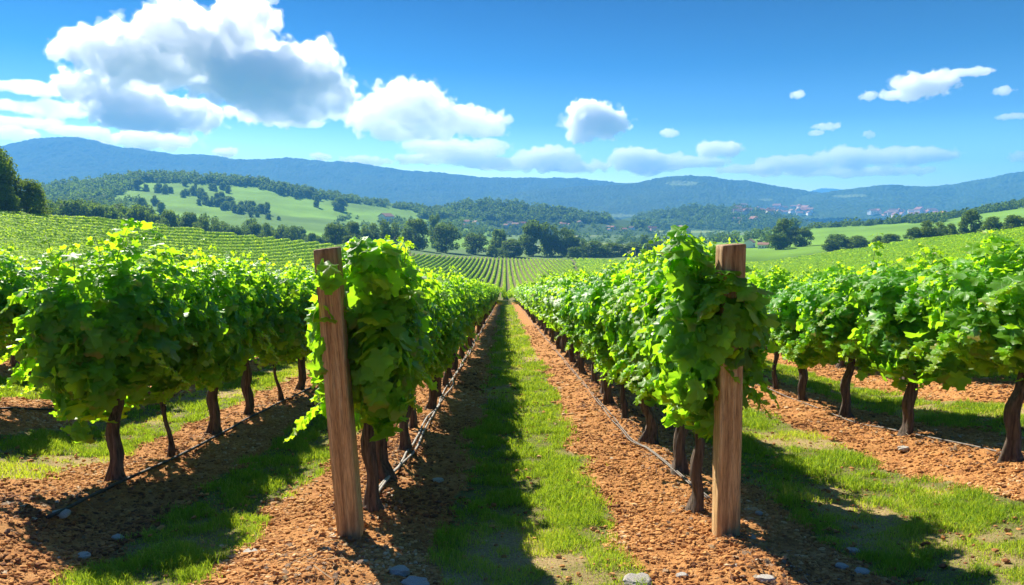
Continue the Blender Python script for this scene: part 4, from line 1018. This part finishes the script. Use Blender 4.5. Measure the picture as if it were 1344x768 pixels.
def litter():
    r = np.random.default_rng(61); acc = Acc()
    n = 9000; y = 3.1+13*r.random(n)**1.6; row = r.choice(np.array([-5.80, -3.22, -1.03, 1.46, 4.20, 6.70]), n); x = row+r.normal(size=n)*0.19
    k = in_view(x, y); x = x[k]; y = y[k]; n = len(x)
    z = surf_z(x, y)+(fbm(x*9, y*9, 4, 3, 0.6)-0.5)*0.055+(fbm(x*2.2, y*2.2, 3, 5)-0.5)*0.07+0.012
    lf = r.random(n) < 0.45; pos = np.stack([x, y, z], -1)
    a = np.where(lf)[0]; b = np.where(~lf)[0]; h = r.random(n)
    col = np.stack([h, r.random(n), h, h], -1)
    place_leaves(acc, T_LO[1], pos[a], np.array([0, 0, 1.0])+0.5*r.normal(size=(len(a), 3)), r.normal(size=(len(a), 3)), r.uniform(0.015, 0.040, len(a)), col[a])
    V = np.array([[-1, -0.03, 0], [1, -0.03, 0.04], [1, 0.03, 0.04], [-1, 0.03, 0], [0, 0, 0.05]]); tw = (V, np.array([(0, 1, 4), (1, 2, 4), (2, 3, 4), (3, 0, 4)]))
    place_leaves(acc, tw, pos[b], np.array([0, 0, 1.0])+0.25*r.normal(size=(len(b), 3)), r.normal(size=(len(b), 3)), r.uniform(0.02, 0.09, len(b))*r.random(len(b)), col[b])
    m, nn, l = mat('litter'); at = N(nn, 'ShaderNodeAttribute', attribute_name='tint'); sp = nn.new('ShaderNodeSeparateColor'); l.new(at.outputs['Color'], sp.inputs[0])
    rp = ramp(nn, [(0.0, (0.13, 0.075, 0.042)), (0.55, (0.22, 0.13, 0.07)), (0.85, (0.34, 0.22, 0.10)), (1.0, (0.42, 0.36, 0.26))]); l.new(sp.outputs[0], rp.inputs[0])
    p = N(nn, 'ShaderNodeBsdfPrincipled'); p.inputs['Roughness'].default_value = 0.9; l.new(rp.outputs[0], p.inputs['Base Color'])
    o = nn.new('ShaderNodeOutputMaterial'); l.new(p.outputs[0], o.inputs[0])
    tag(link('leaf_litter', acc.mesh('leaf_litter', [m])), 'dry brown leaves and prunings lying under the vines', 'litter', kind='stuff')
litter()

# ------------------------------------------------------------------ all further vine rows, read as one carpet
def field_rows():
    r = np.random.default_rng(29); acc = Acc(); segs = []      # (x, y, scale)
    starts = {-1.03: 78, 1.46: 78, -3.22: 66, 4.20: 64, -5.80: 46, 6.70: 44, -8.30: 36}
    def central(x, y): return (y > 104) & (x > -0.098*y-9) & (x < 0.076*y+6)
    for xr in ROWS:
        y = np.arange(3.0, 400, 1.0); t = xr/y; ye_, _ = edge(t)
        k = (t > -1.12) & (t < 1.0) & (y < ye_*0.985) & (y > starts.get(round(float(xr), 2), 6)) & ~central(xr, y) & ~central(xr+1.5, y) & ~central(xr-1.5, y)
        segs.append(np.stack([np.full(k.sum(), xr), y[k], np.full(k.sum(), 1.0)], -1))
    for xr in np.arange(-52, 44, 1.85):
        y = np.arange(106, 400, 1.0); t = (xr)/y; ye_, _ = edge(t); k = central(xr, y) & (y < ye_*0.985)
        segs.append(np.stack([np.full(k.sum(), xr), y[k], np.full(k.sum(), 0.80)], -1))
    S = np.vstack(segs); D = np.hypot(S[:, 0], S[:, 1])
    cen = S[:, 2] < 0.9; size = np.where(cen, np.maximum(0.2, 0.0014*D), np.maximum(0.145, 0.0019*D)); dens = np.clip(np.where(cen, 1.3, 3.0)/(size**2*0.55), 5, 200)
    dens = np.where(S[:, 1] < 60, dens*1.25, dens)
    # inner body of each row
    for part in (S,):
        n = len(part); m = 9; th = np.linspace(-0.5, PI+0.5, m); yy = np.array([-0.5, 0.5])
        xx = part[:, 0][:, None, None]; Yc = part[:, 1][:, None, None]+yy[None, :, None]; sc = part[:, 2][:, None, None]
        lump = 0.72+0.40*fbm(Yc*1.3+xx*7.1, th[None, None]*0.9+xx, 2, 8)
        wd_ = np.where(sc < 0.9, 0.40, 0.84); lump = np.where(sc < 0.9, 0.9+0.1*lump, lump)
        bx = xx+np.cos(th)[None, None]*wd_*lump*sc; bz = ground_z(xx+0*Yc, Yc)+(1.02+np.sin(th)[None, None]*0.58*lump)*sc - np.where(sc < 0.9, 0.35, 0.0)
        V = np.stack([bx, np.broadcast_to(Yc, bx.shape), bz], -1).reshape(-1, 3)
        i = (np.arange(n)*2*m)[:, None]; j = np.arange(m-1)[None]
        Q = np.stack([i+j, i+j+1, i+m+j+1, i+m+j], -1).reshape(-1, 4)
        acc.add(V, Q, None, (0.55, 0.5, 0, 1))
    cnt = r.poisson(dens); own = np.repeat(np.arange(len(S)), cnt); n = len(own)
    th = r.uniform(-0.5, PI+0.5, n); y = S[own, 1]+r.uniform(-0.5, 0.5, n); x0 = S[own, 0]; sc = S[own, 2]
    lump = 0.84+0.75*(fbm(y*0.95+x0*3.3, th*0.9, 3, 14)-0.36)*(0.85+0.3*r.random(n))+0.18*r.random(n)**4
    lump = np.where(sc < 0.9, 0.95+0.15*(lump-0.9), lump); wl_ = np.where(sc < 0.9, 0.46, 0.98)
    x = x0+np.cos(th)*wl_*lump*sc; z = ground_z(x0, y)+(1.05+np.sin(th)*0.66*lump)*sc-np.where(sc < 0.9, 0.33, 0.0)
    nor = np.stack([np.cos(th), 0*th, np.sin(th)+0.3], -1)+0.32*r.normal(size=(n, 3)); tip = np.array([0, 0, -0.7])+0.7*r.normal(size=(n, 3))
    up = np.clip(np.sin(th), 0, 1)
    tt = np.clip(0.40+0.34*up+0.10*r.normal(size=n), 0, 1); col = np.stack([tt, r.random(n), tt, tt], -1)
    sz = size[own]*np.clip(1+0.25*r.normal(size=n), 0.5, 1.6); pos = np.stack([x, y, z], -1)
    nr = D[own] < 34
    k1 = np.where(nr)[0]; k2 = np.where(~nr)[0]
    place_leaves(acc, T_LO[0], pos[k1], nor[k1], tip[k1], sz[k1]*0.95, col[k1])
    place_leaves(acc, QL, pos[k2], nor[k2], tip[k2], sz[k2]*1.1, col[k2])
    print('field leaves', n, len(k1))
    tag(link('vineyard_rows', acc.mesh('vineyard_rows', [M['field_leaf']])), 'far green vine rows carpeting the slopes on both sides', 'vineyard', kind='stuff')
field_rows()

# ------------------------------------------------------------------ clouds
def volume_mat(name, dens, col, aniso):
    m, n, l = mat(name); v = n.new('ShaderNodeVolumePrincipled')
    v.inputs['Color'].default_value = (*col, 1); v.inputs['Density'].default_value = dens; v.inputs['Anisotropy'].default_value = aniso
    o = n.new('ShaderNodeOutputMaterial'); l.new(v.outputs[0], o.inputs['Volume']); return m

def cloud(ells, label, D, vox=1.2, amp=0.55, nscale=0.035, dens=0.012, seed=0, base=None):
    """ells: (px, v, rx, ry) puffs in photo pixels; the iso-surface of the puffs roughened by noise, at distance D"""
    E = np.array(ells, float); cx = (E[:, 0].min()+E[:, 0].max())/2; cv = (E[:, 1].min()+E[:, 1].max())/2
    g = bpy.data.node_groups.new('cloud_shape', 'GeometryNodeTree'); g.interface.new_socket('Geometry', in_out='OUTPUT', socket_type='NodeSocketGeometry')
    n = g.nodes; l = g.links
    pos = n.new('GeometryNodeInputPosition'); cur = None
    rj = random.Random(seed)
    for (px, v, rx, ry) in E:
        dpt = min(rx, ry*2.2)*0.8
        sb = N(n, 'ShaderNodeVectorMath', operation='SUBTRACT'); l.new(pos.outputs[0], sb.inputs[0]); sb.inputs[1].default_value = (px-cx, rj.uniform(-0.25, 0.25)*rx, cv-v)
        ml = N(n, 'ShaderNodeVectorMath', operation='MULTIPLY'); l.new(sb.outputs[0], ml.inputs[0]); ml.inputs[1].default_value = (1/rx, 1/dpt, 1/ry)
        ln = N(n, 'ShaderNodeVectorMath', operation='LENGTH'); l.new(ml.outputs[0], ln.inputs[0])
        su = N(n, 'ShaderNodeMath', operation='SUBTRACT'); su.inputs[0].default_value = 1.0; l.new(ln.outputs['Value'], su.inputs[1])
        if cur is None: cur = su.outputs[0]
        else:
            mx = N(n, 'ShaderNodeMath', operation='SMOOTH_MAX'); l.new(cur, mx.inputs[0]); l.new(su.outputs[0], mx.inputs[1]); mx.inputs[2].default_value = 0.15; cur = mx.outputs[0]
    of = N(n, 'ShaderNodeVectorMath', operation='ADD'); l.new(pos.outputs[0], of.inputs[0]); of.inputs[1].default_value = (seed*131.0, seed*17.0, 0)
    nz = N(n, 'ShaderNodeTexNoise'); nz.inputs['Scale'].default_value = nscale; nz.inputs['Detail'].default_value = 6.0; nz.inputs['Roughness'].default_value = 0.56; l.new(of.outputs[0], nz.inputs['Vector'])
    m1 = N(n, 'ShaderNodeMath', operation='MULTIPLY_ADD'); l.new(nz.outputs[0], m1.inputs[0]); m1.inputs[1].default_value = amp*2; m1.inputs[2].default_value = -amp
    vo = N(n, 'ShaderNodeTexVoronoi', feature='F1'); vo.inputs['Scale'].default_value = nscale*1.5; vo.inputs['Detail'].default_value = 1.0; vo.inputs['Roughness'].default_value = 0.5; vo.inputs['Lacunarity'].default_value = 2.3
    wr = N(n, 'ShaderNodeVectorMath', operation='SCALE'); l.new(nz.outputs['Color'], wr.inputs[0]); wr.inputs['Scale'].default_value = 0.6/nscale
    wa = N(n, 'ShaderNodeVectorMath', operation='ADD'); l.new(of.outputs[0], wa.inputs[0]); l.new(wr.outputs[0], wa.inputs[1]); l.new(wa.outputs[0], vo.inputs['Vector'])
    m3 = N(n, 'ShaderNodeMath', operation='MULTIPLY_ADD'); l.new(vo.outputs['Distance'], m3.inputs[0]); m3.inputs[1].default_value = -amp*0.9; m3.inputs[2].default_value = amp*0.42
    m4 = N(n, 'ShaderNodeMath', operation='ADD'); l.new(m1.outputs[0], m4.inputs[0]); l.new(m3.outputs[0], m4.inputs[1])
    ad = N(n, 'ShaderNodeMath', operation='ADD'); l.new(cur, ad.inputs[0]); l.new(m4.outputs[0], ad.inputs[1])
    a1 = N(n, 'ShaderNodeMath', operation='ADD'); l.new(ad.outputs[0], a1.inputs[0]); a1.inputs[1].default_value = 1.0
    mn = N(n, 'ShaderNodeMath', operation='MAXIMUM'); l.new(a1.outputs[0], mn.inputs[0]); mn.inputs[1].default_value = 0.0
    vc = n.new('GeometryNodeVolumeCube'); l.new(mn.outputs[0], vc.inputs['Density'])
    pad = 0.8
    lo = np.array([(E[:, 0]-E[:, 2]*(1+pad)).min()-cx, -(E[:, 2].max())*0.95, (cv-E[:, 1]-E[:, 3]*(1+pad)).min()]); hi = np.array([(E[:, 0]+E[:, 2]*(1+pad)).max()-cx, E[:, 2].max()*0.95, (cv-E[:, 1]+E[:, 3]*(1+pad)).max()])
    vc.inputs['Min'].default_value = lo; vc.inputs['Max'].default_value = hi
    for ax, s in zip('XYZ', hi-lo): vc.inputs['Resolution '+ax].default_value = max(8, int(s/(vox*1.35*(1.6 if ax == 'Y' else 1))))
    vm = n.new('GeometryNodeVolumeToMesh'); l.new(vc.outputs[0], vm.inputs['Volume']); vm.inputs['Threshold'].default_value = 1.0
    go_ = n.new('NodeGroupOutput'); l.new(vm.outputs[0], go_.inputs[0])
    def piece(threshold):
        vm.inputs['Threshold'].default_value = threshold
        tmp = bpy.data.objects.new('tmp', bpy.data.meshes.new('tmp')); C.objects.link(tmp)
        md = tmp.modifiers.new('g', 'NODES'); md.node_group = g
        dg = bpy.context.evaluated_depsgraph_get(); me = bpy.data.meshes.new_from_object(tmp.evaluated_get(dg)); bpy.data.objects.remove(tmp)
        nv = len(me.vertices); ed = np.empty(len(me.edges)*2, np.int32); me.edges.foreach_get('vertices', ed); ed = ed.reshape(-1, 2)
        lab = np.arange(nv)
        for _ in range(400):                                # label the separate pieces, then drop the crumbs
            old = lab.copy(); mnl = np.minimum(lab[ed[:, 0]], lab[ed[:, 1]])
            np.minimum.at(lab, ed[:, 0], mnl); np.minimum.at(lab, ed[:, 1], mnl); lab = lab[lab]; lab = lab[lab]
            if (old == lab).all(): break
        cnt = np.bincount(lab, minlength=nv); keepv = cnt[lab] > max(60, 0.02*cnt.max())
        npol = len(me.polygons); lv = np.empty(len(me.loops), np.int32); me.loops.foreach_get('vertex_index', lv)
        ls = np.empty(npol, np.int32); lt = np.empty(npol, np.int32); me.polygons.foreach_get('loop_start', ls); me.polygons.foreach_get('loop_total', lt)
        co = np.empty(nv*3, np.float32); me.vertices.foreach_get('co', co); co = co.reshape(-1, 3)
        ren = np.cumsum(keepv)-1; fl = []
        for k_ in (3, 4):
            q_ = ls[lt == k_]
            if len(q_):
                f_ = lv[q_[:, None]+np.arange(k_)]; f_ = f_[keepv[f_[:, 0]]]
                if len(f_): fl.append(ren[f_])
        me = mesh_np('cloud', co[keepv], fl)
        me.materials.clear(); return me

    me = piece(1.0); me.materials.append(volume_mat('cloud_vapour', dens*2.0*6000/D, (1, 1, 1), 0.55))
    veil = piece(0.90); veil.materials.append(volume_mat('cloud_vapour', dens*0.30*6000/D, (1, 1, 1), 0.55))
    S = D/F; c = P(cx, cv, D)
    o = link('cloud', me, None, tuple(c)); o.scale = (S, S, S); o.rotation_euler = (0, 0, -math.atan2(c[0], c[1])); 
    tag(o, label, 'cloud', 'white clouds in the sky'); link('wisps', veil, o)
    print('cloud', label, len(me.vertices))
CLOUDS = True
if CLOUDS:
    cloud([(350, 105, 105, 42), (200, 78, 95, 42), (320, 25, 46, 46), (235, 45, 60, 35), (422, 108, 40, 36), (365, 128, 90, 28), (128, 72, 34, 24), (280, 62, 90, 44), (390, 80, 50, 40)], 'largest cloud, grey bellied with bright rims, at upper left', 6500, 1.2, 0.66, 0.03, 0.0062, 1)
    cloud([(165, 132, 62, 30), (228, 146, 60, 24), (125, 120, 40, 24), (190, 160, 60, 14)], 'grey cloud under the largest cloud at left', 7200, 1.2, 0.6, 0.035, 0.0095, 2)
    cloud([(540, 143, 58, 36), (495, 152, 44, 26), (598, 158, 72, 20), (545, 172, 74, 15), (628, 168, 52, 12)], 'white cumulus right of the largest cloud', 7400, 1.1, 0.62, 0.04, 0.005, 3)
    cloud([(580, 192, 60, 12), (640, 190, 36, 9)], 'low white cloud under the white cumulus', 8800, 1.0, 0.6, 0.045, 0.005, 33)
    cloud([(30, 118, 70, 10), (50, 142, 90, 13), (10, 160, 80, 10)], 'thin streaky cloud at the left picture edge', 8200, 1.2, 0.75, 0.03, 0.0045, 4)
    cloud([(180, 180, 75, 15), (110, 172, 50, 9), (20, 178, 50, 10)], 'low white cloud above the rounded peak', 8600, 1.2, 0.7, 0.035, 0.006, 5)
    cloud([(360, 150, 70, 14), (390, 158, 40, 9)], 'pale cloud strip under the largest cloud', 7600, 1.1, 0.65, 0.04, 0.006, 6)
    cloud([(782, 160, 46, 24), (770, 148, 30, 18), (805, 158, 26, 16), (762, 175, 22, 14)], 'compact white cumulus right of the picture centre', 6800, 0.9, 0.55, 0.055, 0.012, 7)
    cloud([(1212, 112, 42, 17), (1190, 120, 28, 10), (1262, 100, 36, 7), (1232, 104, 24, 13)], 'white cloud with a wispy tail at upper right', 6800, 0.9, 0.6, 0.05, 0.009, 8)
    cloud([(850, 212, 52, 17), (828, 205, 28, 14), (938, 198, 34, 13), (900, 212, 60, 10)], 'low cumulus over the central ridge', 8800, 1.0, 0.6, 0.045, 0.009, 9)
    cloud([(1040, 215, 60, 14), (1110, 208, 50, 16), (1170, 208, 70, 14), (1000, 220, 60, 9), (1120, 225, 130, 8)], 'long low cloud bank over the right ridges', 9200, 1.1, 0.6, 0.04, 0.008, 10)
    cloud([(610, 201, 66, 14), (715, 208, 50, 17), (560, 208, 46, 9), (660, 214, 80, 10), (740, 218, 66, 10)], 'low pale cloud bank over the middle ridge', 9200, 1.0, 0.65, 0.045, 0.008, 11)
    cloud([(480, 211, 36, 8), (422, 206, 14, 6)], 'small white cloud touching the left ridge', 9400, 0.8, 0.6, 0.06, 0.008, 12)
    cloud([(297, 201, 18, 8)], 'tiny white cloud behind the left ridge', 9400, 0.7, 0.6, 0.07, 0.008, 13)
    for i, (q, lb) in enumerate([([(1141, 126, 13, 7)], 'small puff left of the wispy cloud'), ([(1317, 119, 14, 7)], 'small puff right of the wispy cloud'), ([(1330, 152, 24, 5)], 'small flat puff at the right picture edge'), ([(1085, 166, 20, 6), (1072, 174, 12, 5)], 'small double puff above the right ridges'),
                               ([(1338, 207, 14, 9)], 'puff low at the right picture edge'), ([(878, 174, 13, 7)], 'small puff right of the compact cumulus'), ([(1048, 124, 11, 6)], 'faint tiny puff in the open blue sky'), ([(1141, 176, 9, 6)], 'tiny puff over the long cloud bank')]):
        cloud(q, lb, 7600, 0.6, 0.6, 0.09, 0.007, 20+i)

# ------------------------------------------------------------------ haze
if True:
  pass
hz = bmesh.new(); bmesh.ops.create_cube(hz, size=1.0); hme = bpy.data.meshes.new('haze'); hz.to_mesh(hme); hz.free()
HAZE = 2.9e-4
hme.materials.append(volume_mat('haze_air', HAZE, (0.13, 0.46, 1.0), 0.0))
ho = link('haze', hme); ho.location = (0, 2480, 170); ho.scale = (8200, 5600, 430)
tag(ho, 'thin blue haze filling the valley', 'haze', kind='stuff')
